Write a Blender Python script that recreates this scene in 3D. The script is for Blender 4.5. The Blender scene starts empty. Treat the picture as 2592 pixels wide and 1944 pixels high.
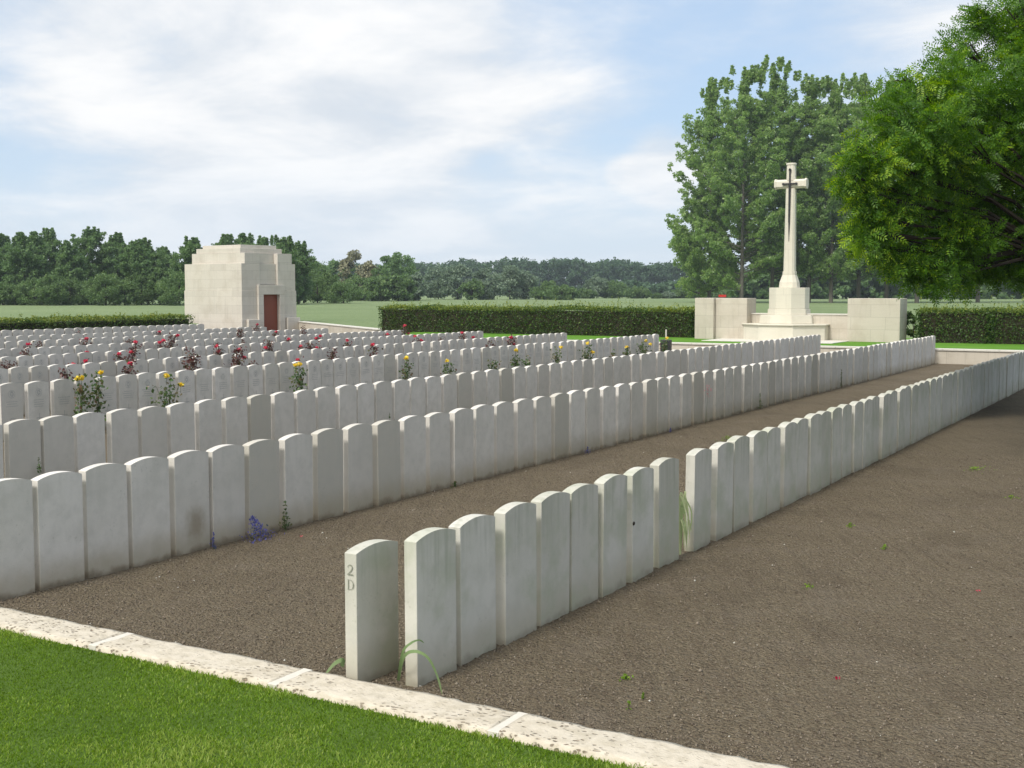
import bpy, bmesh, math, random
import numpy as np
from mathutils import Vector, Matrix
R = math.radians
SC = bpy.context.scene
COL = SC.collection
rng = np.random.default_rng(7)
random.seed(7)

# ------------------------------------------------------------------ camera
F_PX, PITCH, YAW, CAM_H = 3056.1, 0.0767, 0.5298, 2.0313      # focal length in photo pixels (photo is 2592 wide)
cam_d = bpy.data.cameras.new('camera'); cam = bpy.data.objects.new('camera', cam_d); COL.objects.link(cam)
cam_d.sensor_width = 36; cam_d.lens = 36*F_PX/2592; cam_d.clip_start = .05; cam_d.clip_end = 6000
cam.location = (0, 0, CAM_H); cam.rotation_euler = (math.pi/2-PITCH, 0, YAW)
SC.camera = cam
# ------------------------------------------------------------------ light
SUN_AZ, SUN_EL = R(187), R(52)          # azimuth measured clockwise from +Y: the sun stands behind the camera, nearly along the rows
sdir = Vector((math.sin(SUN_AZ)*math.cos(SUN_EL), math.cos(SUN_AZ)*math.cos(SUN_EL), math.sin(SUN_EL)))
sun_d = bpy.data.lights.new('sun', 'SUN'); sun = bpy.data.objects.new('sun', sun_d); COL.objects.link(sun)
sun_d.energy = 2.35; sun_d.angle = R(12); sun_d.color = (1, .96, .89)
sun.rotation_euler = sdir.to_track_quat('Z', 'Y').to_euler()
SC.view_settings.view_transform = 'Standard'; SC.view_settings.look = 'None'
SC.view_settings.gamma = 1; SC.view_settings.use_curve_mapping = False
SC.view_settings.exposure = 0.57
W = bpy.data.worlds.new('World'); SC.world = W; W.use_nodes = True

class NT:
    """tiny helper to write node trees"""
    def __init__(s, nt): s.nt = nt; s.n = nt.nodes; s.l = nt.links
    def node(s, t, **k):
        x = s.n.new(t)
        for a, b in k.items():
            if a.startswith('i_'): continue
            setattr(x, a, b)
        return x
    def put(s, sock, v):
        if hasattr(v, 'is_linked') or isinstance(v, bpy.types.NodeSocket): s.l.new(v, sock)
        elif v is not None: sock.default_value = v
    def math(s, op, a, b=None, c=None, clamp=False):
        x = s.node('ShaderNodeMath', operation=op, use_clamp=clamp); s.put(x.inputs[0], a)
        if b is not None: s.put(x.inputs[1], b)
        if c is not None: s.put(x.inputs[2], c)
        return x.outputs[0]
    def vmath(s, op, a, b=None):
        x = s.node('ShaderNodeVectorMath', operation=op); s.put(x.inputs[0], a)
        if b is not None: s.put(x.inputs[1], b)
        return x.outputs['Value'] if op in ('DOT_PRODUCT', 'LENGTH') else x.outputs[0]
    def noise(s, vec, scale, detail=3, rough=.55, dist=0, out='Fac'):
        x = s.node('ShaderNodeTexNoise'); s.put(x.inputs['Vector'], vec)
        x.inputs['Scale'].default_value = scale; x.inputs['Detail'].default_value = detail
        x.inputs['Roughness'].default_value = rough; x.inputs['Distortion'].default_value = dist
        return x.outputs[out]
    def voro(s, vec, scale, feature='F1', out='Distance', rand=1):
        x = s.node('ShaderNodeTexVoronoi', feature=feature); s.put(x.inputs['Vector'], vec)
        x.inputs['Scale'].default_value = scale; x.inputs['Randomness'].default_value = rand
        return x.outputs[out]
    def mapr(s, v, a, b, c=0, d=1, smooth=True):
        x = s.node('ShaderNodeMapRange'); x.interpolation_type = 'SMOOTHSTEP' if smooth else 'LINEAR'
        s.put(x.inputs[0], v)
        for i, q in enumerate((a, b, c, d)): x.inputs[i+1].default_value = q
        return x.outputs[0]
    def ramp(s, f, stops):
        x = s.node('ShaderNodeValToRGB'); s.put(x.inputs[0], f); e = x.color_ramp.elements
        while len(e) < len(stops): e.new(.5)
        for el, (p, c) in zip(e, stops): el.position = p; el.color = (*c, 1)
        return x.outputs[0]
    def mix(s, f, a, b, blend='MIX'):
        x = s.node('ShaderNodeMix', data_type='RGBA', blend_type=blend)
        s.put(x.inputs[0], f)
        for k, v in ((6, a), (7, b)):
            s.put(x.inputs[k], (*v, 1) if isinstance(v, tuple) and len(v) == 3 else v)
        return x.outputs[2]
    def hsv(s, c, h=.5, sa=1, v=1):
        x = s.node('ShaderNodeHueSaturation'); s.put(x.inputs['Color'], c)
        s.put(x.inputs['Hue'], h); s.put(x.inputs['Saturation'], sa); s.put(x.inputs['Value'], v); return x.outputs[0]
    def bump(s, h, strength, dist, normal=None):
        x = s.node('ShaderNodeBump'); s.put(x.inputs['Height'], h)
        x.inputs['Strength'].default_value = strength; x.inputs['Distance'].default_value = dist
        if normal is not None: s.put(x.inputs['Normal'], normal)
        return x.outputs[0]
    def xyz(s, v):
        x = s.node('ShaderNodeSeparateXYZ'); s.put(x.inputs[0], v); return x.outputs
    def comb(s, a, b, c):
        x = s.node('ShaderNodeCombineXYZ'); s.put(x.inputs[0], a); s.put(x.inputs[1], b); s.put(x.inputs[2], c); return x.outputs[0]

# sky with thin cloud, drawn in world directions
w = NT(W.node_tree); w.n.clear()
sky = w.node('ShaderNodeTexSky', sky_type='NISHITA'); sky.sun_disc = False
sky.sun_elevation = SUN_EL; sky.sun_rotation = SUN_AZ; sky.altitude = 50; sky.air_density = 1; sky.dust_density = 1.2; sky.ozone_density = 1.5
d = w.node('ShaderNodeTexCoord').outputs['Generated']
X, Y, Z = w.xyz(d)
zz = w.math('ADD', w.math('MAXIMUM', Z, 0.0), .20)
P = w.comb(w.math('DIVIDE', X, zz), w.math('DIVIDE', Y, zz), 0.0)
n1 = w.noise(w.vmath('MULTIPLY', P, (1.0, .8, 1)), .62, 7, .56, .5)
n2 = w.noise(w.vmath('ADD', P, (11.3, 4.1, 0)), 1.9, 7, .6, .3)
n3 = w.noise(w.vmath('MULTIPLY', w.vmath('ADD', P, (3.7, 8.2, 0)), (1.0, 1.2, 1)), 1.5, 8, .6, .4)
cl = w.math('ADD', w.math('MULTIPLY', w.mapr(n1, .25, .75, 0, 1, False), .62), w.math('MULTIPLY', w.mapr(n2, .25, .75, 0, 1, False), .38))
def pix_dir(u, v):
    fw = Vector((-math.sin(YAW)*math.cos(PITCH), math.cos(YAW)*math.cos(PITCH), -math.sin(PITCH)))
    rt = Vector((math.cos(YAW), math.sin(YAW), 0)); up = rt.cross(fw)
    return (fw+rt*(u-1296)/F_PX-up*(v-972)/F_PX).normalized()
def blob(u, v, r0, r1, amt):
    q = pix_dir(u, v)
    dt = w.vmath('DOT_PRODUCT', d, tuple(q))
    return w.math('MULTIPLY', w.mapr(dt, math.cos(r1/F_PX), math.cos(r0/F_PX)), amt)
for b in ((800, 60, 0, 950, .20), (950, 240, 0, 420, .12), (420, 380, 0, 380, .12), (1150, 400, 0, 520, .08), (1690, 430, 0, 130, .40), (1580, 440, 0, 60, .2),
          (2200, 40, 0, 500, .14), (1600, 250, 0, 560, -.09), (120, 290, 0, 420, -.20), (420, 230, 0, 200, -.10), (700, 540, 0, 500, .10), (1350, 540, 0, 400, .08), (60, 40, 0, 350, .14), (2050, 250, 0, 350, -.12)):
    cl = w.math('ADD', cl, blob(*b))
cover = w.mapr(w.math('ADD', cl, w.math('MULTIPLY', w.math('SUBTRACT', n3, .5), .55)), .28, .80)
skc = w.mix(.6, sky.outputs[0], (4.7, 6.05, 7.9))
whit = w.mapr(w.math('ADD', w.math('MULTIPLY', n2, .5), w.math('MULTIPLY', n3, .5)), .38, .62, 0, 1)
cloudc = w.mix(whit, (5.5, 5.95, 6.5), (7.8, 7.8, 7.8))
col = w.mix(cover, skc, cloudc)
hor = w.mapr(Z, .0, .15, .62, 0)
col = w.mix(hor, col, (6.3, 7.0, 7.75))
sg = w.mapr(w.vmath('DOT_PRODUCT', d, tuple(sdir)), math.cos(R(60)), math.cos(R(5)))
col = w.mix(sg, col, (13.0, 12.3, 11.4))
grd = w.mapr(Z, -.03, 0.0, 1, 0)
col = w.mix(grd, col, (1.2, 1.3, .9))
bg = w.node('ShaderNodeBackground'); w.l.new(col, bg.inputs[0]); bg.inputs[1].default_value = .090
out = w.node('ShaderNodeOutputWorld'); w.l.new(bg.outputs[0], out.inputs[0])

# ------------------------------------------------------------------ helpers
def tag(o, label=None, cat=None, group=None, kind=None):
    if label: o['label'] = label
    if cat: o['category'] = cat
    if group: o['group'] = group
    if kind: o['kind'] = kind
    return o
def empty(name, loc=(0, 0, 0), rz=0):
    o = bpy.data.objects.new(name, None); o.empty_display_size = .2; COL.objects.link(o)
    o.location = loc; o.rotation_euler = (0, 0, rz); return o
def link(name, me, parent=None):
    o = bpy.data.objects.new(name, me); COL.objects.link(o)
    if parent: o.parent = parent
    return o
def np_mesh(name, V, faces_n, idx, mat, tone=None, smooth=False):
    """V (n,3); every face has faces_n verts; idx flat"""
    me = bpy.data.meshes.new(name); V = np.ascontiguousarray(V, dtype=np.float32); idx = np.ascontiguousarray(idx, dtype=np.int32).ravel()
    nf = len(idx)//faces_n
    me.vertices.add(len(V)); me.vertices.foreach_set('co', V.ravel())
    me.loops.add(len(idx)); me.loops.foreach_set('vertex_index', idx)
    me.polygons.add(nf); me.polygons.foreach_set('loop_start', np.arange(nf, dtype=np.int32)*faces_n)
    me.polygons.foreach_set('loop_total', np.full(nf, faces_n, dtype=np.int32))
    if tone is not None:
        a = me.attributes.new('tone', 'FLOAT', 'FACE'); a.data.foreach_set('value', np.asarray(tone, dtype=np.float32))
    me.update(calc_edges=True)
    if smooth: me.polygons.foreach_set('use_smooth', np.ones(nf, dtype=bool))
    me.materials.append(mat); return me
class MB:
    """collects simple solids into one bmesh"""
    def __init__(s): s.bm = bmesh.new()
    def poly_prism(s, pts, z0, z1, top=None):
        top = top or pts
        a = [s.bm.verts.new((x, y, z0)) for x, y in pts]; b = [s.bm.verts.new((x, y, z1)) for x, y in top]
        n = len(pts); s.bm.faces.new(a[::-1]); s.bm.faces.new(b)
        for i in range(n): s.bm.faces.new((a[i], a[(i+1) % n], b[(i+1) % n], b[i]))
        return s
    def box(s, x0, x1, y0, y1, z0, z1, M=None):
        vs = [Vector(p) for p in ((x0, y0, z0), (x1, y0, z0), (x1, y1, z0), (x0, y1, z0), (x0, y0, z1), (x1, y0, z1), (x1, y1, z1), (x0, y1, z1))]
        if M is not None: vs = [M @ v for v in vs]
        v = [s.bm.verts.new(p) for p in vs]
        for f in ((3, 2, 1, 0), (4, 5, 6, 7), (0, 1, 5, 4), (1, 2, 6, 5), (2, 3, 7, 6), (3, 0, 4, 7)): s.bm.faces.new([v[i] for i in f])
        return s
    def tube(s, pts, rad, n=6, cap=True):
        rings = []; pts = [Vector(p) for p in pts]
        for i, p in enumerate(pts):
            t = (pts[min(i+1, len(pts)-1)]-pts[max(i-1, 0)]).normalized()
            a = t.cross(Vector((0, 0, 1)) if abs(t.z) < .9 else Vector((1, 0, 0))).normalized(); b = t.cross(a)
            r = rad[i] if hasattr(rad, '__len__') else rad
            rings.append([s.bm.verts.new(p+(a*math.cos(2*math.pi*k/n)+b*math.sin(2*math.pi*k/n))*r) for k in range(n)])
        for A, B in zip(rings, rings[1:]):
            for k in range(n): s.bm.faces.new((A[k], A[(k+1) % n], B[(k+1) % n], B[k]))
        if cap: s.bm.faces.new(rings[0][::-1]); s.bm.faces.new(rings[-1])
        return s
    def mesh(s, name, mat, bevel=0, seg=2, smooth=False, M=None):
        if bevel: bmesh.ops.bevel(s.bm, geom=list(s.bm.edges), offset=bevel, segments=seg, affect='EDGES', profile=.5, clamp_overlap=True)
        bmesh.ops.recalc_face_normals(s.bm, faces=s.bm.faces)
        me = bpy.data.meshes.new(name); s.bm.to_mesh(me); s.bm.free()
        if M is not None: me.transform(M)
        if smooth: me.polygons.foreach_set('use_smooth', np.ones(len(me.polygons), dtype=bool))
        for m in (mat if isinstance(mat, (list, tuple)) else [mat]): me.materials.append(m)
        return me
    def build(s, name, mat, parent=None, **k): return link(name, s.mesh(name, mat, **k), parent)
def ray(u, v):
    q = pix_dir(u, v); return q
def at_x(u, v, x):
    q = ray(u, v); return q*(x/q.x)+Vector((0, 0, CAM_H))
def at_y(u, v, y):
    q = ray(u, v); return q*(y/q.y)+Vector((0, 0, CAM_H))
def at_z(u, v, z):
    q = ray(u, v); return q*((z-CAM_H)/q.z)+Vector((0, 0, CAM_H))
FWD = Vector((-math.sin(YAW), math.cos(YAW), 0)); RGT = Vector((math.cos(YAW), math.sin(YAW), 0))
def at_d(u, dist, z=0):
    """ground point in the direction of photo column u, dist metres deep"""
    p = FWD*dist+RGT*((u-1296)/F_PX*dist); return Vector((p.x, p.y, z))
def z_at(v, dist): return CAM_H+(741-v)/F_PX*dist

# ------------------------------------------------------------------ materials
def new_mat(name):
    m = bpy.data.materials.new(name); m.use_nodes = True; t = NT(m.node_tree); t.n.clear()
    o = t.node('ShaderNodeOutputMaterial'); p = t.node('ShaderNodeBsdfPrincipled'); t.l.new(p.outputs[0], o.inputs[0])
    p.inputs['Roughness'].default_value = .85; p.inputs['Specular IOR Level'].default_value = .25
    return m, t, p, o
def m_headstone(green=0.0, name='headstone_limestone', stain=False):
    m, t, p, o = new_mat(name)
    oc = t.node('ShaderNodeTexCoord').outputs['Object']; rnd = t.node('ShaderNodeObjectInfo').outputs['Random']
    off = t.vmath('ADD', oc, t.comb(t.math('MULTIPLY', rnd, 37), t.math('MULTIPLY', rnd, 91), 0.0))
    x, y, z = t.xyz(oc)
    base = t.ramp(rnd, [(0, (.47, .445, .38)), (.05, (.54, .51, .455)), (.12, (.60, .57, .52)), (.5, (.655, .625, .575)), (1, (.70, .67, .625))])
    n = t.noise(off, 9, 5, .6); base = t.mix(t.mapr(n, .35, .75, 0, .38), base, (.42, .41, .37)); base = t.mix(t.mapr(t.noise(off, 2.2, 3), .4, .7, 0, .35), base, (.47, .455, .40))
    fine = t.noise(off, 160, 2, .6); base = t.mix(t.mapr(fine, .3, .75, 0, .22), base, (.40, .40, .38))
    # soil splash and damp at the foot
    nz = t.math('ADD', z, t.math('MULTIPLY', t.noise(off, 6, 4), -.16))
    base = t.mix(t.mapr(nz, -.08, .22, .75, 0), base, (.36, .31, .215)); base = t.mix(t.mapr(nz, -.09, -.02, .8, 0), base, (.17, .135, .09))
    # vertical run-off streaks and algae below the arched top
    st = t.noise(t.vmath('MULTIPLY', t.vmath('ADD', off, t.vmath('MULTIPLY', t.noise(off, 5, 3, out='Color'), (.03, .03, .0))), (19, 19, 1.1)), 1.0, 4, .6)
    topm = t.mapr(z, .30, .78, 0, 1)
    amt = t.math('MULTIPLY', t.mapr(st, .42, .78, 0, .18+green*.75), topm)
    base = t.mix(amt, base, (.17, .19, .12) if green else (.36, .37, .31))
    if green:
        base = t.mix(.35, base, (.40, .41, .34)); g = t.noise(off, 3.2, 4, .6); base = t.mix(t.mapr(g, .42, .7, 0, .5), base, (.33, .36, .25))
    sp = t.voro(off, 34); base = t.mix(t.mapr(t.math('ADD', sp, t.noise(off, 5, 2)), .52, .60, .28, 0), base, (.30, .30, .24))
    if stain:
        dd_ = t.vmath('LENGTH', t.vmath('MULTIPLY', t.vmath('SUBTRACT', oc, (0, .03, .24)), (0, 1.0, .75)))
        base = t.mix(t.mapr(t.math('ADD', dd_, t.math('MULTIPLY', t.noise(oc, 9, 5, .65), .16)), .09, .24, .6, 0), base, (.22, .17, .10))
    t.l.new(base, p.inputs['Base Color'])
    h = t.math('ADD', t.noise(off, 260, 2, .7), t.math('MULTIPLY', t.noise(off, 30, 3), .8))
    t.l.new(t.bump(h, .25, .004), p.inputs['Normal']); p.inputs['Roughness'].default_value = .88
    return m
M_STAIN = m_headstone(0, 'headstone_limestone_with_brown_stain', True); M_STONE = m_headstone(); M_STONE_G = m_headstone(.5, 'headstone_limestone_with_algae')
def m_plain(name, c, rough=.8, var=.15, scale=20, spec=.25):
    m, t, p, o = new_mat(name); oc = t.node('ShaderNodeTexCoord').outputs['Object']
    n = t.noise(oc, scale, 3); d2 = tuple(max(0, q*(1-var*1.6)) for q in c)
    t.l.new(t.mix(n, c, d2), p.inputs['Base Color']); p.inputs['Roughness'].default_value = rough
    p.inputs['Specular IOR Level'].default_value = spec
    return m
M_CARVE = m_plain('carved_lettering', (.44, .44, .42), .9)
def m_masonry(name, c, bw=1.1, bh=.42, stain=1.0, joint=.7):
    m, t, p, o = new_mat(name); oc = t.node('ShaderNodeTexCoord').outputs['Object']; nm = t.node('ShaderNodeTexCoord').outputs['Normal']
    x, y, z = t.xyz(oc); nx, ny, nz = t.xyz(nm)
    along = t.math('ADD', x, y)
    sel = t.math('GREATER_THAN', t.math('ABSOLUTE', nx), t.math('ABSOLUTE', ny))
    mx = t.node('ShaderNodeMix', data_type='FLOAT'); t.put(mx.inputs[0], sel); t.put(mx.inputs[2], x); t.put(mx.inputs[3], y)
    b = t.node('ShaderNodeTexBrick', offset=.42); t.l.new(t.comb(mx.outputs[0], z, 0.0), b.inputs['Vector'])
    b.inputs['Color1'].default_value = (*[q*1.035 for q in c], 1); b.inputs['Color2'].default_value = (*[q*.93 for q in c], 1)
    b.inputs['Mortar'].default_value = (*[q*joint for q in c], 1); b.inputs['Scale'].default_value = 1
    b.inputs['Mortar Size'].default_value = .006; b.inputs['Mortar Smooth'].default_value = .3; b.inputs['Bias'].default_value = 0
    b.inputs['Brick Width'].default_value = bw; b.inputs['Row Height'].default_value = bh
    base = b.outputs['Color']
    n = t.noise(oc, 1.3, 5, .6); base = t.mix(t.mapr(n, .42, .75, 0, .45*stain), base, tuple(q*f for q, f in zip(c, (.66, .62, .55))))
    st = t.noise(t.vmath('MULTIPLY', oc, (9, 9, .7)), 1, 4, .6); base = t.mix(t.mapr(st, .52, .75, 0, .35*stain), base, tuple(q*.6 for q in c))
    tool = t.noise(t.vmath('MULTIPLY', oc, (2, 2, 38)), 1, 3, .6); base = t.mix(t.mapr(tool, .5, .75, 0, .22), base, tuple(q*.72 for q in c))
    t.l.new(base, p.inputs['Base Color'])
    t.l.new(t.bump(t.math('ADD', t.math('MULTIPLY', b.outputs['Fac'], -1), t.noise(oc, 60, 3)), .3, .01), p.inputs['Normal'])
    return m
M_BUILD = m_masonry('shelter_limestone_blocks', (.54, .505, .445), 1.25, .44, .8, .74)
M_WALL = m_masonry('enclosure_limestone_blocks', (.50, .46, .39), 1.1, .40, 1.1, .72)
M_CROSS = m_masonry('cross_limestone', (.60, .57, .48), 3.0, 1.5, .5, .8)
M_PAVE = m_plain('pale_paving', (.62, .60, .54), .9)
M_BRONZE = m_plain('dark_bronze', (.025, .025, .028), .45, .2, 8, .5)
def m_door():
    m, t, p, o = new_mat('red_brown_planks'); oc = t.node('ShaderNodeTexCoord').outputs['Object']
    n = t.noise(t.vmath('MULTIPLY', oc, (60, 60, 2)), 1, 3)
    t.l.new(t.mix(n, (.24, .075, .042), (.16, .046, .028)), p.inputs['Base Color']); p.inputs['Roughness'].default_value = .55
    return m
M_DOOR = m_door()
def m_kerb():
    m, t, p, o = new_mat('kerb_limestone'); oc = t.node('ShaderNodeTexCoord').outputs['Object']
    patch = t.math('MAXIMUM', t.mapr(t.math('ABSOLUTE', t.math('ADD', t.xyz(oc)[0], 0.0)), .30, .5), t.mapr(t.noise(oc, 1.1, 2), .42, .58))
    base = t.mix(t.mapr(t.noise(oc, 14, 5, .65), .35, .7), (.55, .50, .41), (.44, .395, .31))
    sx = t.vmath('MULTIPLY', oc, (1, 1.9, 1))
    pit = t.voro(t.vmath('ADD', sx, t.vmath('MULTIPLY', t.noise(oc, 9, 3, out='Color'), (.12, .12, .12))), 24)
    pits = t.math('MULTIPLY', t.mapr(pit, .16, .36, 1, 0), t.mapr(t.noise(oc, 7, 2), .34, .50))
    pits = t.math('MULTIPLY', pits, t.math('ADD', t.math('MULTIPLY', patch, .8), .2))
    base = t.mix(t.math('MULTIPLY', pits, .9), base, (.17, .13, .09))
    base = t.mix(t.mapr(t.noise(oc, 3.3, 4), .55, .8, 0, .4), base, (.36, .31, .23))
    t.l.new(base, p.inputs['Base Color'])
    h = t.math('SUBTRACT', t.math('MULTIPLY', t.noise(oc, 45, 4, .7), .7), t.math('MULTIPLY', pits, 1.6))
    t.l.new(t.bump(h, .7, .012), p.inputs['Normal']); p.inputs['Roughness'].default_value = .9
    return m
M_KERB = m_kerb()
M_MORTAR = m_plain('white_mortar', (.63, .60, .53), .9, .12, 30)
def m_soil():
    m, t, p, o = new_mat('raked_soil'); oc = t.node('ShaderNodeTexCoord').outputs['Object']
    x0, y0, z0 = t.xyz(oc)
    a = t.noise(oc, 55, 6, .7); b = t.noise(oc, 3, 4, .6); c = t.voro(oc, 70, out='Color')
    base = t.ramp(a, [(.30, (.100, .078, .050)), (.5, (.220, .182, .124)), (.70, (.330, .278, .198))])
    md = t.noise(oc, 16, 5, .7); base = t.mix(t.mapr(md, .52, .72, 0, .5), base, (.095, .075, .053)); base = t.mix(t.mapr(md, .45, .30, 0, .4), base, (.25, .215, .165))
    base = t.mix(t.mapr(b, .35, .7, 0, .35), base, (.19, .152, .108))
    rk = t.noise(t.vmath('MULTIPLY', t.comb(t.math('ADD', x0, t.math('MULTIPLY', y0, .55)), y0, 0.0), (9, .9, 1)), 1, 4, .6); base = t.mix(t.mapr(rk, .5, .7, 0, .28), base, (.10, .076, .056))
    cs = t.xyz(c)[0]; base = t.mix(t.mapr(cs, .94, .98, 0, .3), base, (.32, .29, .24))
    base = t.mix(t.mapr(t.xyz(c)[1], .93, .97, 0, .5), base, (.10, .068, .05))
    base = t.mix(t.mapr(t.noise(oc, .8, 5, .65), .47, .68, 0, .38), base, (.125, .10, .072)); base = t.mix(t.mapr(t.noise(oc, 1.7, 5, .65), .5, .72, 0, .35), base, (.27, .23, .18))
    t.l.new(base, p.inputs['Base Color'])
    h = t.math('ADD', t.math('MULTIPLY', t.noise(oc, 38, 5, .75), 1.0), t.math('MULTIPLY', t.voro(oc, 60), -.6))
    h = t.math('ADD', t.math('ADD', h, t.math('MULTIPLY', md, 1.6)), t.math('MULTIPLY', rk, 1.2))
    t.l.new(t.bump(h, 1.0, .045), p.inputs['Normal']); p.inputs['Roughness'].default_value = .97; p.inputs['Specular IOR Level'].default_value = .1
    return m
M_SOIL = m_soil()
def m_grass_ground(name, c0, c1, c2, s1=1.2, s2=60, bumpd=.02):
    m, t, p, o = new_mat(name); oc = t.node('ShaderNodeTexCoord').outputs['Object']
    base = t.mix(t.mapr(t.noise(oc, s1, 4), .3, .7), c0, c1)
    base = t.mix(t.mapr(t.noise(oc, s2, 3, .7), .4, .7, 0, .6), base, c2)
    t.l.new(base, p.inputs['Base Color']); p.inputs['Roughness'].default_value = .95; p.inputs['Specular IOR Level'].default_value = .1
    t.l.new(t.bump(t.noise(oc, s2*1.3, 3, .7), .6, bumpd), p.inputs['Normal'])
    return m
M_LAWN = m_grass_ground('lawn_turf', (.07, .12, .02), (.09, .15, .028), (.045, .08, .015), 1.5, 90)
M_TERR = m_grass_ground('terrace_turf', (.085, .20, .022), (.115, .25, .03), (.055, .13, .016), 1.0, 12, .03)
def m_field():
    m, t, p, o = new_mat('young_wheat'); oc = t.node('ShaderNodeTexCoord').outputs['Object']
    base = t.mix(t.mapr(t.noise(oc, .05, 4), .3, .7), (.15, .215, .085), (.195, .26, .115))
    st = t.noise(t.vmath('MULTIPLY', oc, (.05, 1.0, 1)), .9, 3); base = t.mix(t.mapr(st, .5, .75, 0, .3), base, (.13, .185, .085))
    base = t.mix(t.mapr(t.noise(oc, 3, 3, .7), .35, .75, 0, .45), base, (.27, .31, .18))
    base = t.mix(t.mapr(t.noise(oc, 9, 2, .7), .5, .75, 0, .5), base, (.11, .16, .07))
    t.l.new(base, p.inputs['Base Color']); p.inputs['Roughness'].default_value = .95
    t.l.new(t.bump(t.noise(oc, 6, 3, .7), .8, .25), p.inputs['Normal'])
    return m
M_FIELD = m_field()
def m_leaf(name, c0, c1, c2, trans=.3, rough=.55, spec=.3):
    """leaf whose colour varies from leaf to leaf (tone attribute)"""
    m = bpy.data.materials.new(name); m.use_nodes = True; t = NT(m.node_tree); t.n.clear()
    o = t.node('ShaderNodeOutputMaterial'); p = t.node('ShaderNodeBsdfPrincipled')
    a = t.node('ShaderNodeAttribute', attribute_name='tone')
    c = t.ramp(a.outputs['Fac'], [(0, c0), (.5, c1), (1, c2)])
    t.l.new(c, p.inputs['Base Color']); p.inputs['Roughness'].default_value = rough; p.inputs['Specular IOR Level'].default_value = spec
    tr = t.node('ShaderNodeBsdfTranslucent'); t.l.new(t.hsv(c, .485, 1.15, 1.5), tr.inputs[0])
    mx = t.node('ShaderNodeMixShader'); mx.inputs[0].default_value = trans
    t.l.new(p.outputs[0], mx.inputs[1]); t.l.new(tr.outputs[0], mx.inputs[2]); t.l.new(mx.outputs[0], o.inputs[0])
    return m
M_BLADE = m_leaf('grass_blades', (.095, .175, .018), (.165, .285, .030), (.34, .43, .11), .4, .5)
M_HEDGE = m_leaf('hedge_leaves', (.028, .065, .012), (.065, .125, .024), (.28, .32, .06), .28, .45)
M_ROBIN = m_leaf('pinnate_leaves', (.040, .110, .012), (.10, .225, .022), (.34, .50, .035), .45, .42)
M_POP = m_leaf('poplar_leaves', (.125, .215, .060), (.205, .325, .095), (.38, .48, .20), .55, .35, .5)
M_POPD = m_leaf('far_poplar_leaves', (.075, .14, .052), (.125, .21, .076), (.21, .31, .13), .4, .5)
M_WIL = m_leaf('willow_leaves', (.10, .15, .095), (.16, .22, .145), (.26, .32, .23), .3, .6)
M_BUSH = m_leaf('thicket_leaves', (.075, .135, .048), (.115, .19, .066), (.19, .26, .10), .35, .6)
M_TAN = m_leaf('brownish_leaves', (.15, .15, .085), (.22, .22, .13), (.30, .29, .18), .1, .6)
M_FARW = m_leaf('wood_leaves', (.045, .088, .048), (.065, .12, .062), (.095, .155, .08), .25, .7)
M_ROSEG = m_leaf('rose_leaves_green', (.045, .09, .028), (.085, .145, .045), (.19, .12, .07), .3, .4)
M_ROSER = m_leaf('rose_leaves_red', (.065, .035, .030), (.14, .065, .060), (.10, .11, .05), .2, .35)
M_YEL = m_leaf('yellow_petals', (.70, .52, .04), (.80, .67, .09), (.86, .77, .32), .25, .6)
M_RED = m_leaf('red_petals', (.50, .035, .07), (.64, .07, .11), (.74, .18, .20), .25, .6)
M_BLUE = m_leaf('blue_petals', (.055, .055, .20), (.10, .10, .34), (.04, .07, .05), .2, .7)
M_STRAP = m_leaf('strap_leaves', (.12, .20, .08), (.28, .38, .18), (.50, .55, .32), .3, .45)
M_BARK = m_plain('grey_bark', (.16, .15, .12), .9, .3, 6)
M_BARKD = m_plain('dark_bark', (.045, .036, .028), .9, .3, 12)
M_STEM = m_plain('green_stems', (.06, .08, .03), .8)
M_WOODIN = m_plain('hedge_twigs', (.035, .032, .018), .95)

# ------------------------------------------------------------------ the setting: soil bed, lawns, field
def vnoise(x, y, cell, seed):
    r = np.random.default_rng(seed).random((257, 257))
    gx = x/cell; gy = y/cell; ix = np.floor(gx).astype(int); iy = np.floor(gy).astype(int)
    fx = gx-ix; fy = gy-iy; fx = fx*fx*(3-2*fx); fy = fy*fy*(3-2*fy)
    a = r[ix % 257, iy % 257]; b = r[(ix+1) % 257, iy % 257]; c = r[ix % 257, (iy+1) % 257]; e = r[(ix+1) % 257, (iy+1) % 257]
    return (a*(1-fx)+b*fx)*(1-fy)+(c*(1-fx)+e*fx)*fy-.5
def soil_h(x, y):
    h = vnoise(x, y, .033, 1)*.010+vnoise(x, y, .09, 2)*.007+vnoise(x, y, .5, 3)*.008
    fade = np.clip((22-y)/8, .0, 1)
    return h*fade
xs = np.concatenate([np.arange(-66, -10, 2.0), np.arange(-10, 1.6, .024), np.arange(1.6, 26, 2.0)])
ys = np.concatenate([np.arange(4.62, 13, .024), np.arange(13, 20, .06), np.arange(20, 67, 2.0)])
GX, GY = np.meshgrid(xs, ys, indexing='ij')
GZ = soil_h(GX, GY)
nx, ny = GX.shape
I = np.arange(nx*ny).reshape(nx, ny)
q = np.stack([I[:-1, :-1], I[1:, :-1], I[1:, 1:], I[:-1, 1:]], -1).reshape(-1, 4)
soil = link('soil_bed', np_mesh('soil_bed', np.stack([GX, GY, GZ], -1).reshape(-1, 3), 4, q, M_SOIL, smooth=True)); soil['kind'] = 'structure'
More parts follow.
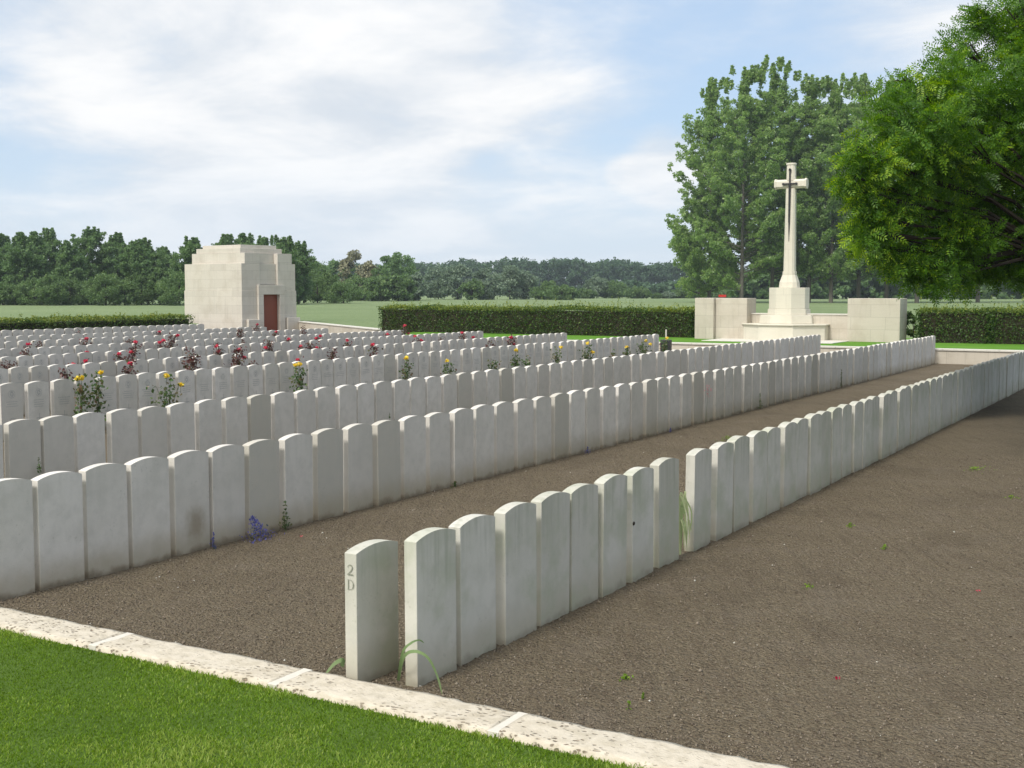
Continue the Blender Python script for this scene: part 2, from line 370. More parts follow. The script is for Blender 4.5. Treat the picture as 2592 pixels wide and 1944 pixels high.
# clods and little stones lying on the raked soil
def clods():
    n = 60000
    y = 4.85+ (rng.random(n)**1.9)*11; x = -9.5+rng.random(n)*10.5
    s = (.003+.0055*rng.random(n)**2.6)*(1+.03*y); big = rng.random(n) < .02; s[big] *= 1.5
    base = np.array([(1, 0, 0), (-.5, .87, 0), (-.5, -.87, 0), (0, 0, .8), (.2, .1, -.8)])
    V = base[None]*(.7+.6*rng.random((n, 5, 1)))
    a = rng.random(n)*6.28; ca, sa = np.cos(a)[:, None], np.sin(a)[:, None]
    Vx = V[..., 0]*ca-V[..., 1]*sa; Vy = V[..., 0]*sa+V[..., 1]*ca
    z = soil_h(x, y)+s*.3
    V = np.stack([Vx*s[:, None]+x[:, None], Vy*s[:, None]+y[:, None], V[..., 2]*s[:, None]+z[:, None]], -1).reshape(-1, 3)
    f = np.array([(0, 1, 3), (1, 2, 3), (2, 0, 3), (1, 0, 4), (2, 1, 4), (0, 2, 4)])
    idx = (f[None]+np.arange(n)[:, None, None]*5).reshape(-1, 3)
    tone = np.repeat(np.where(rng.random(n) < .004, 1.0, rng.random(n)*.55), 6)
    m, t, p, o = new_mat('clods'); at = t.node('ShaderNodeAttribute', attribute_name='tone')
    t.l.new(t.ramp(at.outputs['Fac'], [(0, (.085, .067, .048)), (.3, (.165, .136, .102)), (.6, (.235, .200, .153)), (.9, (.5, .48, .42))]), p.inputs['Base Color'])
    g = link('gravel', np_mesh('gravel', V, 3, idx, m, tone)); tag(g, 'clods and small stones scattered over the raked brown soil', 'gravel', kind='stuff')
clods()
def sheet(name, pts, z, mat, kind='structure'):
    bm = bmesh.new(); vs = [bm.verts.new((x, y, z)) for x, y in pts]; f = bm.faces.new(vs)
    bmesh.ops.triangulate(bm, faces=[f]); bmesh.ops.recalc_face_normals(bm, faces=bm.faces)
    me = bpy.data.meshes.new(name); bm.to_mesh(me); bm.free(); me.materials.append(mat)
    if me.polygons[0].normal.z < 0: me.flip_normals()
    o = link(name, me); o['kind'] = kind; return o
sheet('lawn', [(-60, -30), (30, -30), (30, 4.52), (-60, 4.52)], .035, M_LAWN)
# terrace behind the graves: a raised strip of lawn held by a low wall
TY = 35.25
sheet('terrace_lawn', [(-27.6, TY+.1), (40, TY+.1), (40, 43), (-27.6, 43)], .405, M_TERR)
# grass blades of the near lawn
def blades(name, x0, x1, y0, y1, n, hmin, hmax, mat, z=.03, label=''):
    x = x0+rng.random(n)*(x1-x0); y = y0+rng.random(n)*(y1-y0)
    patch = vnoise(x, y, .25, 5)+vnoise(x, y, .9, 6)
    h = (hmin+(hmax-hmin)*rng.random(n)**1.5)*(1+.5*patch)
    edge = y > y1-.10; h[edge] *= 1.3
    a = rng.random(n)*6.283; wd = .0022+.0016*rng.random(n)
    lean = h*(.25+.6*rng.random(n)); b = rng.random(n)*6.283
    B = np.stack([x, y, np.full(n, z)], -1); sd = np.stack([np.cos(a), np.sin(a), 0*a], -1)*wd[:, None]
    L = np.stack([np.cos(b)*lean, np.sin(b)*lean, h], -1); Mid = np.stack([np.cos(b)*lean*.3, np.sin(b)*lean*.3, h*.6], -1)
    V = np.stack([B-sd, B+sd, B+Mid+sd*.7, B+L, B+Mid-sd*.7], 1).reshape(-1, 3)
    idx = (np.array([[0, 1, 2, 3, 4]])[None]+np.arange(n)[:, None, None]*5).reshape(-1, 5)
    tone = np.clip(.38+.6*patch+.22*rng.standard_normal(n)+.35*(rng.random(n) < .05), 0, 1)
    o = link(name, np_mesh(name, V, 5, idx, mat, tone)); tag(o, label, 'grass', kind='stuff'); return o
blades('lawn_grass', -7.2, .2, 2.3, 4.53, 250000, .009, .023, M_BLADE, label='short mown green grass in front of the kerb')

# ------------------------------------------------------------------ kerb in front, low retaining wall behind
kerb = empty('stone_kerb', (-3, 4.65, 0)); tag(kerb, 'long pale pitted stone kerb between the mown lawn and the soil', 'kerb')
jx = [-14.5, -11.9, -9.3, -7.6]+[at_z(a_, b_, .06).x for a_, b_ in ((271, 1623), (732, 1715), (1283, 1832))]+[-.9, 2.0]
jx = jx[:3]+jx[4:]
for i, (a, b) in enumerate(zip(jx, jx[1:])):
    bm = bmesh.new(); bmesh.ops.create_cube(bm, size=1)
    bmesh.ops.scale(bm, vec=(b-a-.050, .285, .19), verts=bm.verts); 
    bmesh.ops.subdivide_edges(bm, edges=[e for e in bm.edges if abs(e.verts[0].co.x-e.verts[1].co.x) > .1], cuts=60, use_grid_fill=True)
    bmesh.ops.subdivide_edges(bm, edges=[e for e in bm.edges if abs(e.verts[0].co.y-e.verts[1].co.y) > .1], cuts=7, use_grid_fill=True)
    for v in bm.verts:
        X_ = (a+b)/2+v.co.x
        if v.co.z > 0:
            nn = float(vnoise(np.array([X_]), np.array([v.co.y+9]), .06, 11)[0]); n2_ = float(vnoise(np.array([X_]), np.array([v.co.y+3]), .25, 12)[0])
            v.co.z += nn*.006+n2_*.006
            if abs(v.co.y) > .14: v.co.y += nn*.018-.004*math.copysign(1, v.co.y); v.co.z -= .006
    me = bpy.data.meshes.new('kerb_stone'); bm.to_mesh(me); bm.free(); me.materials.append(M_KERB)
    o = link('kerb_stone', me, kerb); o.location = ((a+b)/2+3, 0, -.028)
    me.polygons.foreach_set('use_smooth', np.ones(len(me.polygons), dtype=bool))
for x in jx[1:-1]:
    MB().box(-.030, .030, -.141, .141, -.1, .0645).build('mortar_joint', M_MORTAR, kerb, bevel=.003, M=Matrix.Translation((x+3, 0, 0)))
wallt = empty('low_retaining_wall', (-5, TY, 0)); tag(wallt, 'low stone wall holding up the strip of lawn beyond the graves', 'wall')
MB().box(-22.6, 45, 0, .3, -.15, .37).build('wall_body', M_WALL, wallt)
x = -22.6
while x < 44: MB().box(x, x+1.49, -.03, .3, .372, .425).build('coping', M_PAVE, wallt, bevel=.008); x += 1.495

# ------------------------------------------------------------------ headstones
TH = .076
def stone_profile(wd=.38, H=.813, sag=.031, n=14):
    Rr = (wd*wd/4+sag*sag)/(2*sag)
    pts = [(-wd/2, -.05), (wd/2, -.05)]
    a = math.asin(wd/2/Rr)
    for i in range(n+1):
        th = a-2*a*i/n; pts.append((Rr*math.sin(th), H-Rr+Rr*math.cos(th)))
    return pts
def carve_disc(bm, cy, cz, r0, r1, x, n=20, mi=1):
    A = [bm.verts.new((x, cy+r0*math.cos(2*math.pi*k/n), cz+r0*math.sin(2*math.pi*k/n))) for k in range(n)]
    B = [bm.verts.new((x, cy+r1*math.cos(2*math.pi*k/n), cz+r1*math.sin(2*math.pi*k/n))) for k in range(n)]
    for k in range(n):
        f = bm.faces.new((A[k], A[(k+1) % n], B[(k+1) % n], B[k])); f.material_index = mi
def carve_bar(bm, y0, y1, z0, z1, x, mi=1):
    f = bm.faces.new([bm.verts.new(p) for p in ((x, y0, z0), (x, y1, z0), (x, y1, z1), (x, y0, z1))]); f.material_index = mi
def make_stone_mesh(kind, mat, carved, seed, sag=.031):
    rr = random.Random(seed)
    bm = bmesh.new(); pr = stone_profile(sag=sag)
    a = [bm.verts.new((-TH, y, z)) for y, z in pr]; b = [bm.verts.new((0, y, z)) for y, z in pr]; n = len(pr)
    bm.faces.new(a); bm.faces.new(b[::-1])
    for i in range(n): bm.faces.new((a[i], b[i], b[(i+1) % n], a[(i+1) % n]))
    es = [e for e in bm.edges if abs(e.verts[0].co.x-e.verts[1].co.x) < 1e-5 or (abs(e.verts[0].co.y) > .18 and abs(e.verts[0].co.x-e.verts[1].co.x) > .01)]
    bmesh.ops.bevel(bm, geom=es, offset=.0022, segments=1, affect='EDGES', clamp_overlap=True)
    bmesh.ops.recalc_face_normals(bm, faces=bm.faces)
    if carved:
        x = .0012
        if kind == 0 or kind == 2:
            carve_disc(bm, 0, .655, .052, .058, x); carve_disc(bm, 0, .655, .018, .030, x)
            for k in range(6):
                t_ = k*math.pi/3+rr.random(); carve_bar(bm, .02*math.cos(t_)-.012, .02*math.cos(t_)+.012, .655+.04*math.sin(t_)-.006, .655+.04*math.sin(t_)+.006, x+.0004)
        if kind == 1:
            for k in range(5):
                w_ = .06-.012*abs(k-2); carve_bar(bm, -w_, w_, .61+k*.022, .615+k*.022, x)
            carve_disc(bm, 0, .65, .035, .042, x+.0004)
        for k in range(4 if kind != 2 else 3):
            yy = -.13
            zc = .545-k*.032
            end = .13-rr.random()*.05; yy = -end
            while yy < end:
                l = .008+rr.random()*.02; carve_bar(bm, yy, min(yy+l, end), zc, zc+.010, x); yy += l+.006
        if kind in (0, 1, 3):
            carve_bar(bm, -.006, .006, .15, .36, x); carve_bar(bm, -.055, .055, .285, .297, x+.0004)
        if kind == 2:
            carve_disc(bm, 0, .28, .040, .046, x)
            for k in range(3): 
                t_ = k*math.pi/3; 
                carve_bar(bm, -.06, .06, .25+k*.03, .254+k*.03, x+.0004)
        for k in range(2):
            e_ = .08+rr.random()*.03; yy = -e_
            while yy < e_:
                l = .006+rr.random()*.014; carve_bar(bm, yy, min(yy+l, e_), .085-k*.022, .091-k*.022, x); yy += l+.005
    bmesh.ops.recalc_face_normals(bm, faces=[f for f in bm.faces if f.material_index == 0])
    me = bpy.data.meshes.new('headstone'); bm.to_mesh(me); bm.free()
    me.materials.append(mat); me.materials.append(M_CARVE)
    for p_ in me.polygons:
        if p_.material_index == 1 and p_.normal.x < 0: p_.flip()
    return me
BACK = [make_stone_mesh(0, M_STONE, False, i, .030+.003*i) for i in range(2)]
BACKG = [make_stone_mesh(0, M_STONE_G, False, i) for i in range(2)]
STAINED = make_stone_mesh(0, M_STAIN, False, 3)
FRONT = [make_stone_mesh(i % 4, M_STONE, True, i) for i in range(8)]
def fill(ys, pitch, end, start=None):
    out = []
    for a, b in zip(ys, ys[1:]):
        n = max(1, round((b-a)/pitch)); out += [a+(b-a)*k/n for k in range(n)]
    out.append(ys[-1])
    while out[-1]+pitch < end: out.append(out[-1]+pitch)
    if start is not None:
        while out[0]-pitch > start: out.insert(0, out[0]-pitch)
    return out
r1a = [4.97, 5.41, 5.85, 6.3, 6.71, 7.13, 7.59, 8.09]
r1b = [8.76, 9.24, 9.66, 10.14, 10.53, 11.02, 11.4, 11.83, 12.21, 12.64, 13.07, 13.51, 13.88, 14.32, 14.79, 15.2, 15.66, 16.02, 16.41, 16.83, 17.22, 17.63, 18.02, 18.51, 18.86, 19.25, 19.7, 20.09]
r2 = [4.93, 5.34, 5.75, 6.16, 6.58, 6.98, 7.4, 7.83, 8.27, 8.72, 9.16, 9.6, 10.05, 10.48, 10.92, 11.37, 11.81, 12.25, 12.7, 13.15, 13.58, 14.02, 14.48, 14.9, 15.36, 15.81, 16.25, 16.7, 17.15, 17.57, 18.03, 18.46, 18.9, 19.35]
r3 = [7.02, 7.44, 7.84, 8.25, 8.68, 9.09, 9.51, 9.94, 10.36, 10.78, 11.21, 11.62, 12.04, 12.46, 12.86, 13.27, 13.68, 14.1, 14.5, 14.93, 15.34, 15.77, 16.18, 16.61, 17.02, 17.43, 17.85, 18.28, 18.69, 19.09, 19.52, 19.94, 20.36, 20.78, 21.18, 21.6, 22.02, 22.42, 22.85, 23.28, 23.69, 24.1, 24.53, 24.95, 25.35, 25.77, 26.2, 26.63, 27.06]
r4 = [10.47, 10.89, 11.31, 12.48, 12.87, 13.27, 13.67, 14.06, 14.48, 14.89, 15.28, 15.67, 16.05, 16.81, 17.18, 17.55, 17.94, 18.33, 18.74, 19.13, 19.53, 19.91, 20.29, 20.69, 21.11, 21.51, 21.94, 22.34, 22.74, 23.14, 23.51, 23.9, 24.72, 25.14, 25.57, 26.01, 26.82, 27.26, 27.68, 28.08, 28.89, 29.31, 29.73]
r5 = [13.14, 13.51, 13.87, 14.24, 14.59, 14.96, 15.7, 16.09, 16.46, 17.23, 17.61, 18.39, 18.78, 19.18, 19.56, 19.94, 20.33, 20.69, 21.42, 21.81, 22.19, 22.58, 22.97, 23.35, 23.71, 24.12, 24.51, 24.94, 25.33, 25.72, 26.09, 26.48, 26.86]
r6 = [15.2, 15.56, 15.92, 16.28, 16.64, 16.98, 17.35, 18.07, 18.42, 18.77, 19.13, 20.95, 21.31, 21.67, 22.03, 22.77, 23.12, 23.49, 26.04, 26.41]
r7 = [17.35, 18.02, 18.35, 18.7, 19.05, 19.4, 19.72, 20.07, 22.52, 22.87]
r8 = [19.52, 19.91, 20.69, 21.08, 21.45, 22.22, 22.55, 25.51, 25.88]
ROWS = [  # x, ys, width, shoulder height
    (-3.48, r1a+fill(r1b, .42, 34.3), .372, .76), (-6.84, fill(r2, .44, 35.0), .368, .765), (-9.92, fill(r3, .42, 34.4), .36, .76),
    (-14.08, fill(r4, .4, 32.5), .345, .76), (-16.9, fill(r5, .38, 32.1, 12.2), .33, .765), (-19.9, fill(r6, .365, 32.1, 14.4), .325, .765),
    (-22.9, fill(r7, .345, 32.0, 16.6), .315, .75), (-26.02, fill(r8, .37, 32.0, 19.0), .335, .76),
    (-28.88, fill([21.3], .38, 32.2, 20.9), .345, .765), (-32.94, fill([24.6], .40, 33.3, 24.0), .36, .78)]
ORD1 = 'first second third fourth fifth sixth seventh eighth ninth tenth eleventh twelfth thirteenth fourteenth fifteenth sixteenth seventeenth eighteenth nineteenth'.split()
TENS = {2: ('twenty', 'twentieth'), 3: ('thirty', 'thirtieth'), 4: ('forty', 'fortieth'), 5: ('fifty', 'fiftieth'), 6: ('sixty', 'sixtieth'), 7: ('seventy', 'seventieth'), 8: ('eighty', 'eightieth')}
def ordw(n):
    if n < 20: return ORD1[n-1]
    t_, u_ = divmod(n, 10); return TENS[t_][1] if u_ == 0 else TENS[t_][0]+'-'+ORD1[u_-1]
ROWN = ['the front row', 'the second row', 'the third row', 'the fourth row', 'the fifth row', 'the sixth row', 'the seventh row', 'the eighth row', 'the ninth row', 'the farthest row by the low hedge']
def project(p):
    v = Vector(p)-Vector((0, 0, CAM_H)); fw = pix_dir(1296, 972); rt = RGT; up = rt.cross(fw); zc = v.dot(fw)
    return 1296+F_PX*v.dot(rt)/zc, 972-F_PX*v.dot(up)/zc, zc
cand = []
for ri, (x, ysr, wd, sh) in enumerate(ROWS):
    for k, y in enumerate(ysr):
        u0, v0, d0 = project((x, y, sh)); u1, v1, d1 = project((x, y+wd, sh))
        if u0 > 2640: continue
        vis = .78*F_PX/d0
        if ri >= 1:      # the row in front hides the lower part
            xf = ROWS[ri-1][0]; top_hidden = CAM_H-(CAM_H-.80)*abs(x)/abs(xf); vis = max(.08, .8-max(0, top_hidden))*F_PX/d0
        cand.append((max(.3, u1-u0)*vis, ri, k, x, y, wd, sh))
cand.sort(reverse=True)
own = set((c[1], c[2]) for c in cand[:300])
rest = [c for c in cand[300:]]
special = {
    (0, 6): 'headstone with a small dark snail on its back, in the front row near the gap',
    (0, 7): 'headstone on the near side of the gap in the front row, beside pale leaves',
    (0, 8): 'headstone just beyond the gap in the front row, its left edge fully lit',
    (0, 0): 'large near headstone beside the short one marked on its edge',
    (1, 4): 'headstone with a brown stain low on its back in the second row',
    (1, 6): 'headstone behind the blue flowers at the foot of the second row',
}
def place_stone(ri, k, x, y, wd, sh, obj=True):
    rr = random.Random(ri*1000+k)
    if ri == 0: me = BACKG[k % 2]
    elif ri < 3: me = STAINED if (ri, k) == (1, 4) else BACK[k % 2]
    else: me = FRONT[rr.randrange(8)]
    sx = rr.uniform(-.012, .012); M = Matrix.Translation((x+sx, y+wd/2, 0)) @ Matrix.Rotation(rr.uniform(-.012, .012), 4, 'Z') @ Matrix.Rotation(rr.uniform(-.006, .006), 4, 'X') @ Matrix.Rotation(rr.uniform(-.010, .010), 4, 'Y') @ Matrix.Diagonal((1, wd/.38, (sh+.031)/.813*rr.uniform(.992, 1.008), 1))
    return me, M
for sc_, ri, k, x, y, wd, sh in sorted(cand[:300], key=lambda c: (c[1], c[2])):
    me, M = place_stone(ri, k, x, y, wd, sh)
    o = link('headstone', me); o.matrix_world = M
    if ri == 0 and k > 7: lab = 'greenish white headstone with blank back, %s beyond the gap in the front row' % ordw(k-7)
    elif ri == 0: lab = 'greenish headstone with blank back, %s from the lawn in the front row' % ordw(k+1)
    elif ri < 3: lab = 'white headstone with blank back, %s from the left in %s' % (ordw(k+1), ROWN[ri])
    else: lab = 'carved white headstone, %s from the left in %s' % (ordw(k+1), ROWN[ri])
    lab = special.get((ri, k), lab)
    tag(o, lab, 'headstone', 'white headstones standing in long rows')
# the small ones too many to count, joined as one
V_, F_, MI_ = [], [], []; bm = bmesh.new()
for sc_, ri, k, x, y, wd, sh in rest:
    me, M = place_stone(ri, k, x, y, wd, sh)
    s0 = len(bm.verts); bm.from_mesh(me); bm.verts.ensure_lookup_table()
    bmesh.ops.transform(bm, matrix=M, verts=bm.verts[s0:])
me = bpy.data.meshes.new('distant_headstones'); bm.to_mesh(me); bm.free(); me.materials.append(M_STONE); me.materials.append(M_CARVE)
tag(link('distant_headstones', me), 'the many small white headstones filling the far ends and back of the cemetery', 'headstones', kind='stuff')
# the shorter stone beside the kerb with the row letter cut in its edge
S0 = empty('headstone', (-3.75, 4.83, 0)); tag(S0, 'short headstone with 2 and D cut in its edge, standing at the kerb', 'headstone', 'white headstones standing in long rows')
b0 = link('stone', BACKG[0], S0); b0.location = (0, .185, 0); b0.scale = (1, .96, .889)
def ribbon(bm, pts, wds, y):
    L = len(pts); prev = None
    for i in range(L):
        a = Vector(pts[max(0, i-1)]); b = Vector(pts[min(L-1, i+1)]); t_ = (b-a).normalized(); n_ = Vector((-t_.y, t_.x))*wds[i]/2
        p0 = Vector(pts[i])+n_; p1 = Vector(pts[i])-n_
        c = (bm.verts.new((p0.x, y, p0.y)), bm.verts.new((p1.x, y, p1.y)))
        if prev: bm.faces.new((prev[0], prev[1], c[1], c[0]))
        prev = c
bm = bmesh.new(); yb = -.0016; cx = -.038; s = .052
two = [(-.30, .72), (-.26, .86), (-.12, .97), (.05, .99), (.2, .93), (.28, .78), (.25, .6), (.10, .38), (-.12, .18), (-.32, .03)]
z2 = .585
ribbon(bm, [(cx+a*s, z2+b_*s) for a, b_ in two], [.002, .003, .003, .004, .005, .006, .006, .005, .004, .003], yb)
ribbon(bm, [(cx-.33*s, z2+.035*s), (cx+.34*s, z2+.035*s)], [.005, .005], yb-.0003); ribbon(bm, [(cx+.34*s, z2+.0*s), (cx+.37*s, z2+.18*s)], [.0025, .0015], yb-.0006)
zD = .508
ribbon(bm, [(cx-.22*s, zD), (cx-.22*s, zD+s)], [.0055, .0055], yb)
Dp = [(cx-.34*s, zD+.985*s)]+[(cx-.02*s+.42*s*math.sin(a), zD+.5*s+.485*s*math.cos(a)) for a in np.linspace(0, math.pi, 13)]+[(cx-.34*s, zD+.015*s)]
ribbon(bm, Dp, [.0018, .002, .0022, .0028, .0036, .0048, .006, .0065, .006, .0048, .0036, .0028, .0022, .002, .0018], yb-.0003)
bmesh.ops.recalc_face_normals(bm, faces=bm.faces)
me = bpy.data.meshes.new('lettering'); bm.to_mesh(me); bm.free(); me.materials.append(m_plain('cut_letters', (.24, .25, .20), .9)); link('lettering', me, S0)
# snail on the back of a stone
sn = at_x(800+1680*.4787, 1150+366*.4787, -3.47)
bm = bmesh.new(); bmesh.ops.create_uvsphere(bm, u_segments=10, v_segments=8, radius=.012); bmesh.ops.scale(bm, vec=(.8, 1, 1), verts=bm.verts)
for v in bm.verts: v.co.z += .003*math.sin(v.co.y*300)
me = bpy.data.meshes.new('snail'); bm.to_mesh(me); bm.free(); me.materials.append(M_BARKD); o = link('snail', me); o.location = sn
tag(o, 'tiny dark snail stuck to the back of a front row headstone', 'snail')

# ------------------------------------------------------------------ leaves
def leaf_quads(C, size, mat, name, parent=None, flat=0.0, aspect=.55, tone=None, updir=None):
    """rhombic leaves, one per centre"""
    n = len(C); size = np.broadcast_to(size, (n,)) if np.ndim(size) == 0 else size
    a = rng.standard_normal((n, 3)); 
    if updir is not None: a = a*.8+updir
    a /= np.linalg.norm(a, axis=1, keepdims=True)
    r_ = rng.standard_normal((n, 3)); b = np.cross(a, r_); b /= np.linalg.norm(b, axis=1, keepdims=True)
    A = a*size[:, None]*.5; B = b*size[:, None]*.5*aspect
    V = np.stack([C-A, C+B-A*.1, C+A, C-B-A*.1], 1).reshape(-1, 3)
    idx = np.arange(n*4)
    if tone is None: tone = np.clip(.42+.22*rng.standard_normal(n), 0, 1)
    return link(name, np_mesh(name, V, 4, idx, mat, tone), parent)
def clumps(centres, radii, per, jitter=1.0):
    n = len(centres); c = np.repeat(centres, per, 0); r_ = np.repeat(radii, per)
    o = rng.standard_normal((n*per, 3)); o /= np.linalg.norm(o, axis=1, keepdims=True)
    return c+o*(r_*rng.random(n*per)**.45)[:, None]*np.array([1, 1, .8]), np.repeat(np.arange(n), per)

def poplar(name, loc, H, crown_r, label, group, mat=M_POP, limbs=60, per=34, leaf=.30, base_f=.13, trunk_r=.28, seed=1, cl_r=.75, trunk_mat=M_BARK, spread=1.0, asym=None):
    """tall tree with ascending limbs, crown ragged at the top"""
    rs = np.random.default_rng(seed); t = empty(name, loc); tag(t, label, 'tree', group)
    mb = MB(); mb.tube([(0, 0, -.3), (.05*H/30, 0, H*.3), (0, .1, H*.6), (.1, 0, H*.92)], [trunk_r*1.15, trunk_r*.85, trunk_r*.55, trunk_r*.12], 8)
    cs, rr_ = [], []
    for i in range(limbs):
        f = base_f+(.93-base_f)*(i+rs.random())/limbs; az = rs.random()*6.283; h0 = H*f
        prof = math.sin(min(1, (f-base_f)/(1-base_f)*.93+.22)*math.pi)**.62
        L = crown_r*prof*(.75+.5*rs.random())*spread
        if asym is not None: L *= 1+asym*math.cos(az-YAW-math.pi)
        rise = (.55+.5*rs.random())*L*(.55+f*.9)
        p0 = np.array([0, 0, h0]); p2 = np.array([math.cos(az)*L, math.sin(az)*L, h0+rise]); p2[2] = min(p2[2], H*(.97+.05*rs.random()))
        p1 = p0*.45+p2*.55+np.array([0, 0, -L*.10])
        mb.tube([tuple(p0), tuple(p1), tuple(p2)], [trunk_r*.30*(1.1-f), trunk_r*.16*(1.1-f)+.01, .015], 4, cap=False)
        k = max(3, int(3+L*1.6))
        for j in range(k):
            s_ = .30+.72*(j+rs.random())/k
            q_ = (1-s_)**2*p0+2*s_*(1-s_)*p1+s_*s_*p2+rs.standard_normal(3)*cl_r*.45
            cs.append(q_); rr_.append(cl_r*(.6+.6*rs.random()))
    for j in range(int(limbs*.18)):   # leading shoots at the top
        a = rs.random()*6.28; r0 = crown_r*.45*rs.random(); z0 = H*(.90+.09*rs.random())
        for s_ in range(3): cs.append(np.array([math.cos(a)*r0, math.sin(a)*r0, z0+s_*cl_r*.7])); rr_.append(cl_r*(.75-.18*s_))
    mb.build('trunk', trunk_mat, t)
    C, ci = clumps(np.array(cs), np.array(rr_), per)
    ct = rs.random(len(cs)); tone = np.clip(.25+.35*ct[ci]+.16*rng.standard_normal(len(C)), 0, 1)
    leaf_quads(C, leaf*(.7+.6*rng.random(len(C))), mat, 'crown', t, tone=tone, aspect=.8)
    return t
def round_tree(name, loc, H, r_, label, group, mat=M_BUSH, n=70, per=40, leaf=.3, trunk_r=.12, seed=1, low=.12, flat=1.0, cl=.28, cat='tree'):
    rs = np.random.default_rng(seed); t = empty(name, loc); tag(t, label, cat, group)
    mb = MB(); mb.tube([(0, 0, -.2), (0, 0, H*.3), (.05, 0, H*.7)], [trunk_r, trunk_r*.8, trunk_r*.3], 6)
    cz = H*(.5+low/2); rz = H*(.5-low/2)
    cs = []
    lob = rs.standard_normal((7, 3)); lob /= np.linalg.norm(lob, axis=1, keepdims=True)
    for i in range(n):
        v = rs.standard_normal(3); v /= np.linalg.norm(v); bump_ = 1+.22*max((lob@v).max()-.6, -.3)
        f = (.55+.45*rs.random()**.5)*bump_
        taper = 1-.25*max(0, v[2])*flat
        cs.append(np.array([v[0]*r_*f*taper, v[1]*r_*f*taper, cz+v[2]*rz*f]))
    cs = np.array(cs); cs[:, 2] = np.maximum(cs[:, 2], H*low*.5+.2)
    for k in range(6):
        q_ = cs[rs.integers(n)]; mb.tube([(0, 0, H*.2), tuple(q_*.5+np.array([0, 0, H*.12])), tuple(q_)], [trunk_r*.5, trunk_r*.25, .02], 4, cap=False)
    mb.build('trunk', M_BARKD, t)
    C, ci = clumps(cs, r_*cl*(.7+.6*rs.random(n)), per)
    tone = np.clip(.2+.4*rs.random(n)[ci]+.16*rng.standard_normal(len(C)), 0, 1)
    leaf_quads(C, leaf*(.7+.6*rng.random(len(C))), mat, 'crown', t, tone=tone, aspect=.8)
    return t

# ------------------------------------------------------------------ hedges
def hedge(name, x0, x1, y0, y1, z0, z1, label, dens=1.0, warm=.10, leaf=.055, rough=.05, jag=.06):
    t = empty(name, ((x0+x1)/2, (y0+y1)/2, z0)); tag(t, label, 'hedge')
    lx, ly, h = x1-x0, y1-y0, z1-z0
    MB().box(-lx/2+.12, lx/2-.12, -ly/2+.12, ly/2-.12, -.02, h-.14).build('inner_twigs', M_WOODIN, t)
    C = []; T = []
    def face(n, fx, fy, fz, ox, oy, oz, tn):
        C.append(np.stack([fx, fy, fz], -1)); T.append(tn)
    nn = int(lx*h*900*dens)
    def wob(a, b, s): return vnoise(a+50, b+50, .55, s)*.16+vnoise(a+50, b+50, .17, s+1)*.08
    for sgn in (-1, 1):
        n_ = nn if sgn < 0 or lx < ly else nn//3
        X_ = (rng.random(n_)-.5)*lx; Zz = rng.random(n_)*h
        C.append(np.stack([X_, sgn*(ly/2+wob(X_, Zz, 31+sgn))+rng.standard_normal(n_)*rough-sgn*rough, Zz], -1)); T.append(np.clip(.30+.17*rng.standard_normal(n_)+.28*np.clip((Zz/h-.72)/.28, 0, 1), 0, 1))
    n_ = int(ly*h*900*dens)
    for sgn in (-1, 1):
        Y_ = (rng.random(n_)-.5)*ly; Zz = rng.random(n_)*h
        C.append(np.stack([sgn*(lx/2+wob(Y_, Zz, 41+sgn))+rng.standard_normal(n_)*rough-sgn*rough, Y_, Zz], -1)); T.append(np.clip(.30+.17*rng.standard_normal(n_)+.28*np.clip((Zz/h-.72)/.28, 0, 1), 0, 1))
    n_ = int(lx*ly*1300*dens); X_ = (rng.random(n_)-.5)*lx; Y_ = (rng.random(n_)-.5)*ly
    top = h-.05+wob(X_, Y_, 61)*.9
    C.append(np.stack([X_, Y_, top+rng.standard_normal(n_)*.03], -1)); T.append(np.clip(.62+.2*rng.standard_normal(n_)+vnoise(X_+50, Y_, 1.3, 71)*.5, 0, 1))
    # fresh shoots standing above the clipped top
    ns = int(lx*ly*22*dens); sx_ = (rng.random(ns)-.5)*lx; sy_ = (rng.random(ns)-.5)*ly; sh_ = (.03+rng.random(ns)**2*jag*2.4)*(1+1.5*vnoise(sx_+50, sy_, .9, 81))
    for j in range(8):
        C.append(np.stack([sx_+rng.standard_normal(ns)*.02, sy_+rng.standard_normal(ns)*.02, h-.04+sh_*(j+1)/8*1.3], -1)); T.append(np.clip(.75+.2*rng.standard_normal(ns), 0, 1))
    C = np.concatenate(C); T = np.concatenate(T)
    keep = C[:, 2] > .0; C, T = C[keep], T[keep]
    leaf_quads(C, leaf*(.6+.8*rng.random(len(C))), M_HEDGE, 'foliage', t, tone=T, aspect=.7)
    return t
HY0, HY1 = 39.7, 41.0
pL = at_y(957, 800, HY0); pR = at_y(1752, 800, HY0)
hedge('hedge', pL.x, pR.x, HY0, HY1, .40, 1.42, 'long clipped green hedge between the stone shelter and the enclosure wall', 1.0, jag=.085)
pA = at_y(2318, 800, HY0); pB = at_y(2506, 800, HY0)
hedge('hedge', pA.x, pB.x, HY0, HY1, .40, 1.47, 'dark hedge with yellowish near end, just right of the enclosure wall', 1.0, jag=.11, rough=.07)
round_tree('bush', (pA.x-.25, HY0+.9, .4), .95, .38, 'small yellowish bush between the enclosure wall and the right hedge', None, M_HEDGE, n=26, per=40, leaf=.07, trunk_r=.02, seed=61, low=.05, cat='bush')
pC = at_y(2502, 800, HY0)
hedge('hedge', pC.x+.06, pC.x+4.2, HY0+.05, HY1, .40, 1.50, 'dark hedge at the right edge, beyond the dip from its neighbour', 1.0, jag=.11, rough=.07)
hedge('hedge', -35.6, -34.35, 19.5, 34.2, 0, 1.10, 'low hedge along the farthest row of graves, ending at the shelter', .8, jag=.05)

